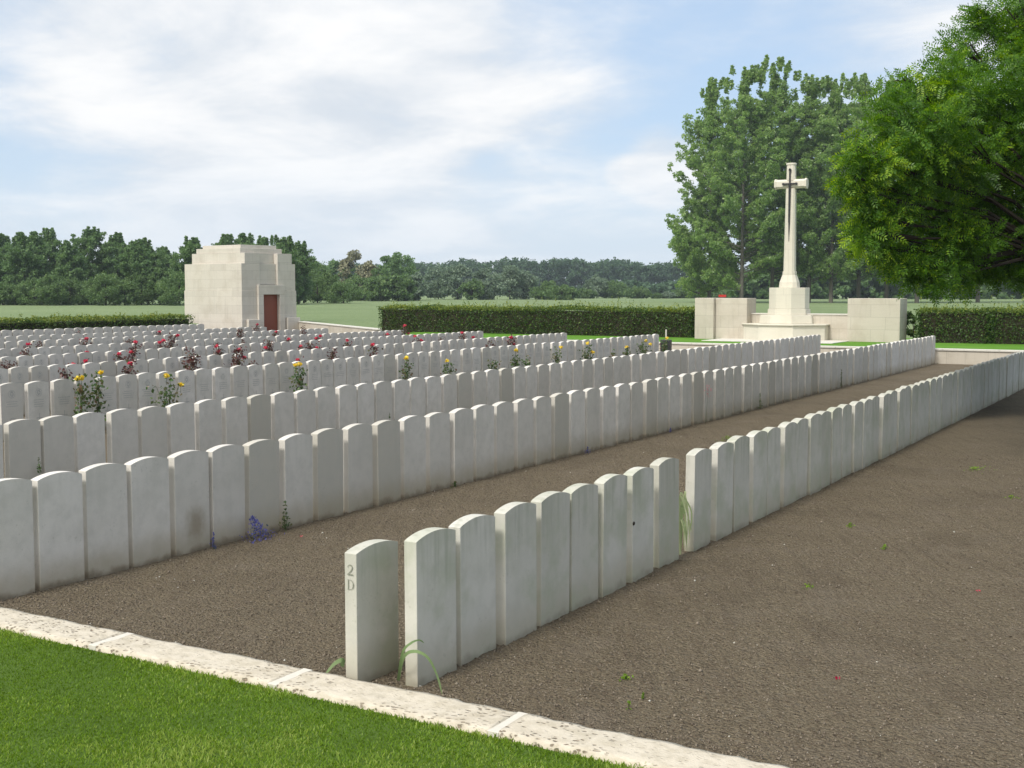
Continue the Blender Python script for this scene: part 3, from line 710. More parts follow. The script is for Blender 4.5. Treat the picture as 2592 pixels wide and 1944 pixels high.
# ------------------------------------------------------------------ cross and enclosure
CX = at_y(1997, 800, 39.75).x; CY = 39.75
cross = empty('memorial_cross', (CX, CY, .41)); tag(cross, 'tall pale stone cross with a bronze sword, on an octagonal stepped base', 'memorial cross')
def octo(r, sx=1, sy=1, rot=22.5): return [(sx*r*math.sin(R(rot+45*k)), -sy*r*math.cos(R(rot+45*k))) for k in range(8)][::1]
MB().poly_prism(octo(1.50), 0.0, .50).build('step', M_CROSS, cross, bevel=.012)
MB().poly_prism(octo(1.56), .502, .545).build('step_edge', M_CROSS, cross, bevel=.01)
MB().poly_prism(octo(.98), .547, .83, octo(.94)).build('step', M_CROSS, cross, bevel=.012)
MB().poly_prism(octo(.71), .832, 1.03, octo(.70)).build('plinth', M_CROSS, cross, bevel=.01)
MB().poly_prism(octo(.665), 1.032, 1.74).build('pedestal', M_CROSS, cross, bevel=.01)
def eo(a, b): # elongated octagon, a half-width in x, b half-depth in y
    c = .42*b
    return [(-a+c, -b), (a-c, -b), (a, -b+c), (a, b-c), (a-c, b), (-a+c, b), (-a, b-c), (-a, -b+c)]
MB().poly_prism(eo(.31, .28), 1.742, 1.90, eo(.30, .27)).build('shaft_base', M_CROSS, cross, bevel=.008)
MB().poly_prism(eo(.30, .265), 1.902, 2.18, eo(.21, .19)).build('shaft_base', M_CROSS, cross, bevel=.006)
MB().poly_prism(eo(.21, .19), 2.182, 2.28).build('collar', M_CROSS, cross, bevel=.008)
MB().poly_prism(eo(.188, .16), 2.282, 5.03, eo(.155, .13)).build('shaft', M_CROSS, cross, bevel=.006)
# arms: elongated octagon along x
mb = MB(); mb.poly_prism([(y, x) for x, y in eo(.125, .150)], -.50, .50)
arm = mb.mesh('arm', M_CROSS, bevel=.006); arm.transform(Matrix.Translation((0, 0, 5.18)) @ Matrix.Rotation(math.pi/2, 4, 'Y')); link('arm', arm, cross)
for sg in (-1, 1):
    mb = MB(); mb.poly_prism([(y*1.14, x*1.14) for x, y in eo(.125, .150)], -.03, .03)
    me = mb.mesh('arm_end', M_CROSS, bevel=.01); me.transform(Matrix.Translation((sg*.515, 0, 5.18)) @ Matrix.Rotation(math.pi/2, 4, 'Y')); link('arm_end', me, cross)
MB().poly_prism(eo(.145, .125), 5.29, 5.80, eo(.138, .12)).build('head', M_CROSS, cross, bevel=.006)
MB().poly_prism(eo(.158, .135), 5.802, 5.87).build('cap', M_CROSS, cross, bevel=.012)
# bronze sword, point down
sw = MB(); yS = -.205
def blade_pt(w0, z0, w1, z1): 
    sw.bm.faces
    a = [(-w0/2, -.15-.012, z0), (0, -.15-.03, z0), (w0/2, -.15-.012, z0), (0, -.11, z0)]
    b = [(-w1/2, -.152-.012-(z0-z1)*.012, z1), (0, -.152-.028-(z0-z1)*.012, z1), (w1/2, -.152-.012-(z0-z1)*.012, z1), (0, -.12, z1)]
    A = [sw.bm.verts.new(p) for p in a]; B = [sw.bm.verts.new(p) for p in b]
    for i in range(4): sw.bm.faces.new((A[i], A[(i+1) % 4], B[(i+1) % 4], B[i]))
    sw.bm.faces.new(A); sw.bm.faces.new(B[::-1])
blade_pt(.085, 5.20, .055, 3.9); blade_pt(.055, 3.898, .008, 3.28)
sw.box(-.022, .022, -.185, -.12, 5.202, 5.62)
sw.box(-.21, .21, -.185, -.14, 5.155, 5.20)
for x_ in (-.22, .22): sw.tube([(x_, -.19, 5.177), (x_, -.13, 5.177)], [.04, .04], 8)
for dx, dz in ((-.02, 0), (.02, 0), (0, .03)): sw.tube([(dx, -.19, 5.63+dz), (dx, -.12, 5.63+dz)], [.028, .028], 8)
sw.build('sword', M_BRONZE, cross)
pv = empty('paving_slab', (CX, 39.3, .405)); tag(pv, 'pale flat paving in front of the cross steps', 'paving'); MB().box(-2.15, 2.15, -2.0, .2, 0, .022).build('slab', M_PAVE, pv, bevel=.005)

xl0 = at_y(1758.6, 800, 39.0).x; xl1 = at_y(1806, 800, 39.0).x; xl2 = at_y(1891, 800, 39.2).x; xr0 = at_y(2146, 800, 39.3).x; xr1 = at_y(2279, 800, 39.3).x
enc = empty('enclosure_wall', (CX, 39.6, .40)); tag(enc, 'pale stone wall with a tall block at each end, enclosing the cross', 'wall')
MB().box(xl0-CX, xl1-CX, -.6, 0.5, 0, 1.40).build('end_pier', M_WALL, enc, bevel=.01)
MB().box(xl1-CX+.004, xl2-CX, -.42, 0.5, 0, 1.395).build('end_block', M_WALL, enc, bevel=.01)
MB().box(xl2-CX+.004, xr0-CX-.004, .0, 0.45, 0, .85).build('low_wall', M_WALL, enc)
MB().box(xl2-CX+.004, xr0-CX-.004, -.02, 0.47, .852, .89).build('coping', M_PAVE, enc, bevel=.006)
MB().box(xr0-CX, xr1-CX, -.35, .62, 0, 1.40).build('end_block', M_WALL, enc, bevel=.01)

# ------------------------------------------------------------------ stone shelter
ANG = R(90+22.4)                       # its long side runs this far round from +x (anticlockwise)
B0 = at_d(614, 61.0, 0)
sh = empty('stone_shelter', (B0.x, B0.y, 0)); tag(sh, 'stepped pale stone shelter with a closed red-brown door', 'building')
eL = -(RGT*math.sin(R(51.6)))+FWD*math.cos(R(51.6)); eR = RGT*math.sin(R(38.4))+FWD*math.cos(R(38.4))
MSH = Matrix(((eR.x, eL.x, 0, 0), (eR.y, eL.y, 0, 0), (0, 0, 1, 0), (0, 0, 0, 1)))
rotz = math.atan2(eR.y, eR.x); sh.rotation_euler = (0, 0, rotz)
# local frame: +x runs along the door face, +y along the side face, near corner at the origin
LX, LY = 3.55, 4.64
def part(name, x0, x1, y0, y1, z0, z1, m=M_BUILD, bv=.012): return MB().box(x0, x1, y0, y1, z0, z1).build(name, m, sh, bevel=bv)
part('wall', -.06, LX+.06, .302, LY+.06, -.2, .62); part('wall', -.06, 1.10, -.06, .30, -.2, .62); part('wall', 2.5, LX+.06, -.06, .30, -.2, .62)
# lower walls: left pier, right pier, core
part('wall', -.03, LX+.03, .30, LY+.03, .622, 2.06)
part('wall', -.03, .98, -.03, .298, .622, 2.06); part('wall', 2.72, LX+.03, -.03, .298, .622, 2.06)
part('wall', 0, LX, .30, LY, 2.062, 3.44)
part('wall', 0, 1.18, 0, .298, 2.062, 3.44); part('wall', 2.36, LX, 0, .298, 2.062, 3.44)
part('wall', .22, LX-.22, .30, LY-.35, 3.442, 3.98)
part('wall', .22, 1.18, 0.0, .298, 3.442, 3.975); part('wall', 2.36, LX-.22, 0, .298, 3.442, 3.975)
part('recess_panel', 1.182, 2.358, .14, .298, 2.37, 3.43)
part('roof', .30, LX-.5, .45, LY-.62, 3.982, 4.23, bv=.015); part('roof', .52, LX-.68, .68, LY-.88, 4.232, 4.40, bv=.015)
# door surround
part('door_surround', .95, 1.28, -.16, .06, -.1, 1.86); part('door_surround', 2.34, 2.70, -.16, .06, -.1, 1.86)
part('door_surround', .95, 2.70, -.16, .28, 1.862, 2.35)
dr = part('door', 1.16, 2.42, .065, .12, -.05, 1.86, M_DOOR, .004)
MB().box(.07, .09, -.03, -.005, .9, 1.03).build('handle', M_BRONZE, dr, M=Matrix.Translation((1.30, .065, 0)))
part('side_block', .22, .98, -.24, -.062, -.1, .60); part('side_block', 2.80, LX+.10, -.24, -.062, -.1, .66)
bw = empty('boundary_wall', (0, 0, 0)); tag(bw, 'low pale stone wall between the shelter and the long hedge', 'wall')
q0 = B0+eR*(LX+.1)-eL*.05; q1 = Vector((pL.x-.1, HY0+.6, 0)); dv = (q1-q0); L_ = dv.length; bw.location = q0; bw.rotation_euler = (0, 0, math.atan2(dv.y, dv.x))
MB().box(0, L_, 0, .35, -.1, .40).build('wall_body', M_WALL, bw); MB().box(0, L_, -.03, .38, .402, .45).build('coping', M_PAVE, bw, bevel=.006)

# the field surrounds the cemetery, ground at terrace height
e_ = (q1-q0).normalized(); nb = Vector((-e_.y, e_.x, 0))*.2; f0 = q0+nb; f1 = q1+nb
bb = B0+eR*(LX+.15)+eL*(LY+.3); bc = B0-eR*.3+eL*(LY+.3)
bpts = [(-35.4, -400), (-1500, -400), (-1500, 2500), (1500, 2500), (1500, -400), (45, -400), (45, 43.0), (pL.x, 43.0), (f1.x, f1.y), (f0.x, f0.y), (bb.x, bb.y), (bc.x, bc.y), (B0.x-2, B0.y-1), (-35.4, 35.5)]
field = sheet('field', bpts, .40, M_FIELD)

# ------------------------------------------------------------------ roses and small plants
def rose(ri, u, vtop, wpx, vbase_guess, col, blooms, label, seed, dens=1.0, lean=0):
    x = ROWS[ri-1][0]+.30
    p = at_x(u, vtop, x); y = p.y; H = max(.25, min(1.35, p.z)); dep = project((x, y, .5))[2]
    wd = max(.10, wpx/F_PX*dep/2)
    t = empty('rose_bush', (x, y, 0)); tag(t, label, 'rose bush', 'rose bushes planted before the headstones')
    rs = np.random.default_rng(seed); mb = MB(); C = []; S = []
    ns = max(2, int(3+wd*12)); tips = []
    for i in range(ns):
        a = rs.random()*6.28; r_ = wd*(.25+.75*rs.random()); h = H*(.72+.28*rs.random()) if i else H
        if i == 0: r_ *= .3
        tip = np.array([math.cos(a)*r_*.5, math.sin(a)*r_+lean, h]); mid = np.array([tip[0]*.35, tip[1]*.35, h*.5])
        mb.tube([(0, 0, -.02), tuple(mid), tuple(tip)], [.006, .005, .003], 4, cap=False); tips.append(tip)
        k = int((16+h*(34 if col == 'yellow' else 66))*dens)
        s_ = .22+.78*rs.random(k)**.8
        for q_ in s_:
            pt = (1-q_)**2*np.zeros(3)+2*q_*(1-q_)*mid+q_*q_*tip
            C.append(pt+rs.standard_normal(3)*np.array([.055, .075, .04])*(.7+wd)); S.append(.045+.03*rs.random())
    mb.build('stems', M_STEM, t)
    leaf_quads(np.array(C), np.array(S), M_ROSEG if col == 'yellow' else M_ROSER, 'foliage', t, tone=np.clip(.45+.28*rs.standard_normal(len(C)), 0, 1), aspect=.65)
    for (bu, bv) in blooms:
        pb = at_x(bu, bv, x+.02); loc = np.array([pb.x-x, pb.y-y, pb.z]); r_ = .040 if dep < 22 else .046
        n = 46; o_ = rs.standard_normal((n, 3)); o_ /= np.linalg.norm(o_, axis=1, keepdims=True)
        Cb = loc+o_*r_*(.35+.65*rs.random((n, 1)))*np.array([1, 1.15, .75])
        b_ = leaf_quads(Cb, .045, M_YEL if col == 'yellow' else M_RED, 'bloom', t, aspect=.9)
        MB().tube([tuple(loc-np.array([0, 0, .14])), tuple(loc)], .003, 4).build('bloom_stem', M_STEM, t)
RS = [
 (4, 203, 955, 40, 0, 'yellow', [(198, 957), (206, 956)], 'tall thin rose with a yellow bloom, leftmost of the yellow ones'),
 (4, 243, 940, 34, 0, 'yellow', [(256, 943)], 'leaning rose with one bright yellow bloom near the left edge'),
 (4, 425, 952, 78, 0, 'yellow', [(421, 951), (457, 973)], 'broad yellow rose bush with two small pale blooms'),
 (4, 755, 925, 50, 0, 'yellow', [(748, 924), (758, 922)], 'rose bush with a large yellow double bloom, nearest the shelter door'),
 (4, 1030, 908, 36, 0, 'yellow', [(1028, 906)], 'yellow rose with one large bloom, under the left end of the long hedge'),
 (4, 1133, 915, 34, 0, 'yellow', [(1132, 913)], 'low green rose with a tiny pale bud'),
 (4, 1246, 910, 30, 0, 'yellow', [], 'low green rose bush without any bloom'),
 (4, 1306, 887, 22, 0, 'yellow', [(1306, 886)], 'slim rose with one yellow bloom on a tall bare stem'),
 (4, 1337, 902, 32, 0, 'yellow', [], 'small leafy rose beside the slim yellow one'),
 (4, 1412, 884, 52, 0, 'yellow', [(1420, 879)], 'wide green rose bush topped by one yellow bloom'),
 (4, 1488, 872, 42, 0, 'yellow', [(1487, 869), (1500, 891)], 'rounded rose bush with a yellow bloom above and one at its side'),
 (4, 1551, 890, 26, 0, 'yellow', [], 'small rose with dark reddish tip between two yellow ones'),
 (4, 1584, 880, 22, 0, 'yellow', [(1586, 878)], 'thin rose with one orange-yellow bloom'),
 (4, 1627, 868, 46, 0, 'yellow', [(1635, 862), (1646, 871)], 'wide rose bush with two yellow blooms close together'),
 (4, 1682, 860, 34, 0, 'yellow', [(1688, 856)], 'rose with a yellow bloom at the far end of its row, by the black post'),
 (5, 165, 933, 36, 0, 'red', [], 'round dark red-leaved rose without a bloom, behind the yellow ones'),
 (5, 330, 905, 36, 0, 'red', [(329, 919)], 'tall dark rose bush with one red bloom in the fifth row'),
 (5, 481, 880, 52, 0, 'red', [(485, 911)], 'largest dark red-leaved rose bush, one small red bloom inside'),
 (5, 598, 880, 56, 0, 'red', [(618, 905), (604, 886)], 'large dark rose bush with two red blooms, below the shelter'),
 (5, 639, 916, 10, 0, 'red', [], 'single dark rose shoot beside the large bush'),
 (5, 754, 912, 20, 0, 'red', [(754, 911)], 'low rose with a red bloom just behind the big yellow one'),
 (5, 843, 880, 28, 0, 'red', [], 'dark leafy rose right of the shelter door, no bloom'),
 (5, 945, 872, 10, 0, 'red', [(944, 872)], 'rose showing one flat red bloom over the fourth row'),
 (5, 1243, 863, 40, 0, 'red', [], 'sprawling dark rose before the long hedge'),
 (5, 1294, 853, 28, 0, 'red', [(1293, 854), (1301, 871)], 'upright dark rose with a red bloom at its top and foot'),
 (6, 25, 912, 46, 0, 'red', [], 'wide dark rose bush at the left edge of the photo'),
 (6, 185, 922, 10, 0, 'red', [(185, 922)], 'rose showing one flat red bloom at a stone top, left side'),
 (6, 216, 914, 8, 0, 'red', [(216, 914)], 'thin rose with a small red bloom on its stem'),
 (6, 302, 897, 16, 0, 'red', [(301, 896)], 'rose with one large crimson bloom left of the tall dark bush'),
 (6, 333, 880, 28, 0, 'red', [(331, 892)], 'dark rose in the sixth row with a red bloom halfway up'),
 (6, 551, 862, 30, 0, 'red', [(554, 889), (548, 876)], 'upright dark rose with a bright red bloom at its foot'),
 (6, 679, 860, 26, 0, 'red', [(673, 880)], 'slim dark rose with a red bloom, left of the door'),
 (6, 761, 876, 12, 0, 'red', [(761, 876)], 'rose with one round red bloom below the low boundary wall'),
 (6, 781, 866, 14, 0, 'red', [], 'thin twiggy rose, left one of a pair'),
 (6, 804, 866, 14, 0, 'red', [(802, 880)], 'thin rose with a red bud, right one of a pair'),
 (6, 879, 861, 10, 0, 'red', [(879, 861)], 'rose with a single red bloom on a straight stem'),
 (6, 1056, 852, 26, 0, 'red', [(1050, 851), (1066, 861)], 'leaning rose with two red blooms near the hedge end'),
 (6, 1119, 852, 24, 0, 'red', [], 'low dark spreading rose in the sixth row'),
 (6, 1169, 843, 10, 0, 'red', [(1169, 842)], 'rose with a small red bloom against a far headstone'),
 (6, 1198, 853, 14, 0, 'red', [(1198, 854)], 'low rose with red petals near the sixth row end'),
 (7, 69, 873, 26, 0, 'red', [(71, 871)], 'dark rose with a red bloom on top, far left'),
 (7, 219, 892, 10, 0, 'red', [(219, 892)], 'rose showing one red bloom over the sixth row'),
 (7, 343, 866, 18, 0, 'red', [(343, 865)], 'rose with a red bloom at its tip in the seventh row'),
 (7, 406, 866, 20, 0, 'red', [(404, 866), (414, 862)], 'rose with two small red blooms in the seventh row'),
 (7, 434, 845, 24, 0, 'red', [(449, 849)], 'tallest dark rose of the back rows, red bloom on its right'),
 (7, 616, 860, 12, 0, 'red', [], 'small dark rose in front of the shelter corner'),
 (7, 730, 857, 14, 0, 'red', [(730, 858)], 'rose with a bright red bloom in the seventh row'),
 (7, 803, 852, 22, 0, 'red', [(811, 850), (800, 856)], 'low rose with two pinkish blooms in the seventh row'),
 (7, 981, 846, 10, 0, 'red', [(981, 846)], 'single red rose bloom at the foot of the seventh row'),
 (7, 1024, 830, 10, 0, 'red', [(1024, 824), (1034, 844)], 'red rose at the very end of the seventh row'),
 (8, 99, 862, 22, 0, 'red', [], 'dark rose without bloom in the eighth row, far left'),
 (8, 212, 853, 40, 0, 'red', [(219, 857)], 'wide dark rose bush in the eighth row'),
 (8, 326, 856, 16, 0, 'red', [], 'small twiggy rose in the eighth row'),
 (8, 607, 834, 18, 0, 'red', [], 'upright rose at the shelter side wall'),
 (8, 695, 840, 18, 0, 'red', [(699, 840)], 'small red rose in front of the door step'),
 (8, 768, 828, 26, 0, 'red', [], 'dark rose at the right corner of the shelter'),
 (9, 402, 840, 20, 0, 'red', [(404, 840)], 'rose with small red blooms in the ninth row'),
 (9, 649, 824, 16, 0, 'red', [(652, 821)], 'red rose just left of the shelter door'),
 (10, 199, 832, 14, 0, 'red', [], 'dark rose against the low far hedge'),
]
for i, (ri, u, vt, wp, _, colr, bl, lab) in enumerate(RS): rose(ri, u, vt, wp, 0, colr, bl, lab, 100+i)

def tuft(name, loc, n, r_, h, mat, leaf, label, cat, group=None, aspect=.5, seed=3, dirn=(0, 0), bmat=None):
    rs = np.random.default_rng(seed); t = empty(name, loc); tag(t, label, cat, group)
    s_ = rs.random(n); C = np.stack([rs.standard_normal(n)*r_*.5*(1.1-s_)+dirn[0]*(1-s_), rs.standard_normal(n)*r_*(1.1-s_)+dirn[1]*(1-s_), s_*h+.005], -1)
    mb = MB()
    for k in range(5): q_ = C[rs.integers(n)]; mb.tube([(0, 0, -.01), tuple(q_)], [.003, .0015], 4, cap=False)
    mb.build('stems', M_STEM, t)
    leaf_quads(C, leaf*(.6+.8*rs.random(n)), mat, 'foliage' if bmat is None else 'blooms', t, aspect=aspect)
    return t
p_ = at_x(632, 1350, -6.80)
tuft('blue_flowers', (-6.74, at_x(640, 1368, -6.74).y, 0), 420, .085, .20, M_BLUE, .018, 'patch of small blue flowers at the foot of the second row', 'flowers', seed=5, dirn=(.05, .05))
def atg(u, v): q_ = at_z(u, v, .0); return (q_.x, q_.y, 0)
tuft('blue_flowers', (-6.79, at_x(1487, 1140, -6.79).y, 0), 70, .03, .08, M_BLUE, .016, 'tiny blue flower halfway along the foot of the second row', 'flowers', seed=6)
tuft('blue_flowers', (-6.79, at_x(541, 1380, -6.79).y, 0), 80, .018, .13, M_BLUE, .014, 'small dark blue sprig between stones left of the flower patch', 'flowers', seed=7)
tuft('blue_flowers', (-6.79, at_x(1697, 1095, -6.79).y, 0), 60, .03, .06, M_BLUE, .016, 'small blue flower between stones farther along the second row', 'flowers', seed=17)
G_ = 'green sprigs growing between the headstones'
for (u, v, x, h, n, lab, sd) in (
    (722, 1290, -6.80, .16, 60, 'dark green sprig right of the blue flower patch', 8), (1152, 1230, -6.80, .05, 30, 'little green tuft at the foot of the second row', 9),
    (2130, 950, -6.78, .30, 60, 'tall green sprig near the far end of the second row', 10), (1924, 1010, -6.78, .22, 40, 'dark sprig between two stones of the second row', 11),
    (2374, 910, -6.80, .22, 60, 'green plant at the far end stone of the second row', 12), (986, 1060, -9.85, .20, 20, 'small sprig peeping above the second row', 13),
    (100, 1190, -9.85, .30, 60, 'dark plant between stones at the left, third row', 14)):
    p_ = at_x(u, v, x); zz_ = max(0, p_.z-.05) if x > -9 else max(0, p_.z-.1)
    tuft('green_sprig', (x, p_.y, 0 if u not in (722,) else .0), n, .035, max(h, p_.z+h*.4 if p_.z > .1 else h), M_ROSEG, .03, lab, 'plant', G_, seed=sd)
p_ = at_x(1793, 985, -6.72); t = empty('pink_flower', (p_.x, p_.y-.1, 0)); tag(t, 'faint pink flower spray leaning against a second row headstone', 'flower')
MB().tube([(0, 0, 0), (.01, .03, p_.z*.6), (0, .1, p_.z)], [.003, .002, .0015], 4).build('stem', M_STEM, t)
leaf_quads(np.array([(0, .1, p_.z)])+rng.standard_normal((34, 3))*np.array([.02, .035, .045]), .018, M_RED, 'petals', t)
# strap-leaved plants
def strap(loc, arcs, label, seed=2):
    t = empty('strap_leaf_plant', loc); tag(t, label, 'plant', 'strap-leaved plants in the front row')
    for pts, w_, tn in arcs:
        P_ = [Vector(p) for p in pts]; fine = []
        for i in range(len(P_)-1):
            a = P_[max(i-1, 0)]; b = P_[i]; c = P_[i+1]; d_ = P_[min(i+2, len(P_)-1)]
            for k in range(6):
                s_ = k/6; fine.append(.5*((2*b)+(c-a)*s_+(2*a-5*b+4*c-d_)*s_*s_+(3*b-3*c+d_-a)*s_**3))
        fine.append(P_[-1]); V = []; n = len(fine)
        for i, p in enumerate(fine):
            tg = (fine[min(i+1, n-1)]-fine[max(i-1, 0)]).normalized(); sd = tg.cross(Vector((.4, -.9, .2))).normalized()*w_*(.55+.45*math.sin(math.pi*min(1, .25+i/n)))*(1 if i < n-3 else (n-1-i)/3+.05)
            V += [p-sd, p+sd+Vector((0, 0, .001)), ]
        idx = [(2*i, 2*i+1, 2*i+3, 2*i+2) for i in range(n-1)]
        link('leaf', np_mesh('leaf', np.array([tuple(v) for v in V]), 4, np.array(idx), M_STRAP, np.full(n-1, tn), smooth=True), t)
bs = Vector((-3.60, 4.98, 0))
def L3(zx, zy, x): return at_x(800+zx*.4787, 1150+zy*.4787, x)-bs
strap(tuple(bs), [
    ([(0, 0, .02), L3(462, 1075, -3.50), L3(520, 1042, -3.42), L3(590, 1075, -3.36), L3(640, 1170, -3.33), L3(667, 1272, -3.31)], .009, .3),
    ([(0, 0, .02), L3(458, 1050, -3.50), L3(500, 1000, -3.46), L3(545, 983, -3.44), L3(572, 1000, -3.43)], .007, .2),
    ([Vector((-4.0, 5.02, .02))-bs, L3(140, 1088, -3.97), L3(95, 1110, -4.0), L3(48, 1166, -4.02)], .012, .35)], 'arching strap leaves between the first two headstones at the kerb')
bs = Vector((-3.53, 8.60, 0))
ar = []
for k in range(9):
    rr = random.Random(k); y1 = rr.uniform(-.05, .07); h = rr.uniform(.25, .5)
    ar.append(([(0, 0, .0), (.0, y1*.6, h*.6), (.01, y1, h), (.03+rr.random()*.04, y1+rr.uniform(-.04, .05), h*.75), (.05, y1+rr.uniform(-.03, .07), h*rr.uniform(.05, .4))], .008, .6+.4*rr.random()))
strap(tuple(bs), ar, 'pale knotted strap leaves in the gap of the front row')
# small weeds and petals on the soil
GW = 'small weeds on the bare soil'
for i, (u, v, n, r_, h, lab) in enumerate((
    (2152, 1334, 50, .04, .03, 'bright green weed right of the front row, beyond mid bed'), (2239, 1390, 40, .03, .03, 'small bright weed halfway down the bare soil'),
    (2468, 1190, 90, .16, .03, 'patch of thin weeds in the tree shade'), (1583, 1722, 36, .03, .03, 'small brownish weed in the near soil'), (1592, 1797, 20, .012, .04, 'tiny blue-green seedling near the kerb'),
    (2046, 1488, 36, .05, .012, 'flat dry brown leaf and weed on the soil'), (1628, 1770, 16, .012, .03, 'lone seedling above the kerb'), (2560, 1262, 40, .06, .03, 'weed at the right edge of the soil'),
    (1840, 1116, 90, .12, .07, 'mossy yellow-green weed behind the front row'))):
    tuft('weed', atg(u, v), n, r_, h, M_BLADE, .018, lab, 'weed', GW, seed=30+i)
for i, (u, v, lab) in enumerate(((2118, 1718, 'pink petal lying on the soil at the right'), (2474, 1496, 'red petal on the soil near the right edge'), (760, 1358, 'faded red petals on the soil before the second row'))):
    q_ = at_z(u, v, .012); o = leaf_quads(np.array([(0, 0, 0), (.012, .008, .004), (-.006, .012, .002)]), .02, M_RED, 'petal', None, aspect=.9); o.location = q_; tag(o, lab, 'petal', 'fallen petals')
# post at the end of the fourth row
pp = at_y(1686, 856, 33.2); t = empty('marker_post', (pp.x, pp.y, 0)); tag(t, 'black box with a thin white rod behind the last yellow rose', 'post')
MB().box(-.15, .15, -.1, .1, 0, .60).build('box', M_BRONZE, t, bevel=.02); MB().tube([(0, 0, .60), (0, 0, .90)], .022, 6).build('rod', M_MORTAR, t)

# ------------------------------------------------------------------ far trees
FZ = .40
def T(u, dist): return tuple(at_d(u, dist, FZ))
GL = 'trees of the belt on the left'
left = [(-40, 600, 1.0), (18, 598, .9), (62, 594, .9), (95, 590, .8), (130, 582, .9), (180, 618, .8), (238, 578, 1.25), (300, 594, 1.0), (350, 612, .9), (378, 610, .9), (425, 632, .9), (492, 606, 1.0),
        (580, 600, 1.1), (630, 596, 1.1), (672, 604, 1.0), (722, 602, 1.0), (757, 618, .9)]
posd = ['at the far left edge', 'with thin airy top', 'second tall crown from the left', 'between two taller neighbours', 'with a pointed bright crown', 'low one beside the tall rounded crown', 'with the broadest rounded crown', 'right of the broadest crown', 'with a split top', 'next to the split top',
        'low, left of the shelter', 'with pointed top just left of the shelter', 'rising over the shelter roof, left one', 'rising over the shelter roof, middle one', 'rising over the shelter roof, right one', 'tall, just right of the shelter', 'lower, sloping down right of the shelter']
for i, ((u, v, w_), ps) in enumerate(zip(left, posd)):
    dd = 150+6*math.sin(i*2.1); H = (z_at(v, dd)-FZ)*.93
    poplar('belt_tree', T(u, dd), H, 2.25*w_, 'dark green tree %s' % ps, GL, M_POPD, limbs=80, per=46, leaf=.24, base_f=.05, trunk_r=.14, seed=200+i, cl_r=.48)
GB = 'bushes along the foot of the tree belt'
bl = [(10, 725), (45, 705), (90, 716), (135, 700), (180, 712), (225, 722), (270, 700), (318, 715), (360, 690), (412, 684), (455, 700), (770, 700), (805, 672), (840, 690), (870, 720)]
for i, (u, v) in enumerate(bl):
    dd = 141+3*math.sin(i*1.7)+(25 if u > 700 else 0); H = z_at(v, dd)-FZ
    round_tree('bush', T(u, dd), H, 1.9+.5*math.sin(i*3.3), 'leafy bush, %s from the left at the foot of the tree belt' % ordw(i+1), GB, M_BUSH, n=60, per=80, leaf=.2, seed=300+i, low=.02, cat='bush')
GM = 'trees along the far side of the field'
mid = [(800, 668, 26, M_POPD, 'dark tree right of the sloping belt'), (860, 640+22, 30, M_POPD, 'dark spiky tree left of the brownish one'), (902, 640, 34, M_TAN, 'pale brownish airy tree'), (935, 668, 22, M_TAN, 'short brownish tree beside the airy one'),
       (985, 648, 34, M_POPD, 'large dark domed tree, left part'), (1022, 645, 34, M_POPD, 'large dark domed tree, right part'), (840, 722, 26, M_BUSH, 'bush below the spiky dark tree'), (905, 704, 30, M_BUSH, 'round green bush below the brownish tree'), (960, 705, 34, M_BUSH, 'wide green bush below the domed tree'),
       (1010, 700, 32, M_BUSH, 'green bush left of the grey willow'), (1052, 697, 20, M_WIL, 'small grey-green willow left of the big one'), (1110, 682, 34, M_WIL, 'big grey-green willow, left half'), (1158, 676, 32, M_WIL, 'big grey-green willow, right half'), (1195, 715, 24, M_BUSH, 'dark bush right of the big willow'),
       (1232, 684, 32, M_WIL, 'rounded willow in the middle, left one'), (1290, 680, 30, M_WIL, 'tall willow in the middle'), (1325, 690, 28, M_WIL, 'willow at the right of the middle pair'), (1385, 722, 30, M_BUSH, 'low bush right of the willows'), (1420, 728, 30, M_BUSH, 'low flat bush before the dark wood'),
       (1480, 738, 22, M_BUSH, 'low brownish bush left of the round ones'), (1510, 706, 26, M_WIL, 'blue-green round tree at the wood edge'), (1548, 718, 30, M_BUSH, 'round green bush, larger of the pair'), (1612, 733, 24, M_BUSH, 'round green bush, smaller of the pair'),
       (1660, 748, 10, M_BUSH, 'tiny round bush in the field corner'), (1690, 745, 14, M_WIL, 'small pale bush left of the long thicket'), (1720, 738, 18, M_BUSH, 'bush at the start of the long thicket'), (1762, 736, 24, M_BUSH, 'thicket bush left of the red board'), (1812, 738, 24, M_BUSH, 'thicket bush behind the red board')]
for i, (u, v, rp, mt, lab) in enumerate(mid):
    dd = (205 if u < 1100 else 235 if u < 1450 else 275)+8*math.sin(i*1.3)
    if v < 670 or mt is M_TAN: dd += 14
    H = z_at(v, dd)-FZ; rr = rp*1.25/F_PX*dd
    round_tree('far_tree' if H > 5 else 'far_bush', T(u, dd), H, rr, lab, GM, mt, n=60, per=60, leaf=.42, seed=400+i, low=.03, cat='tree' if H > 5 else 'bush')
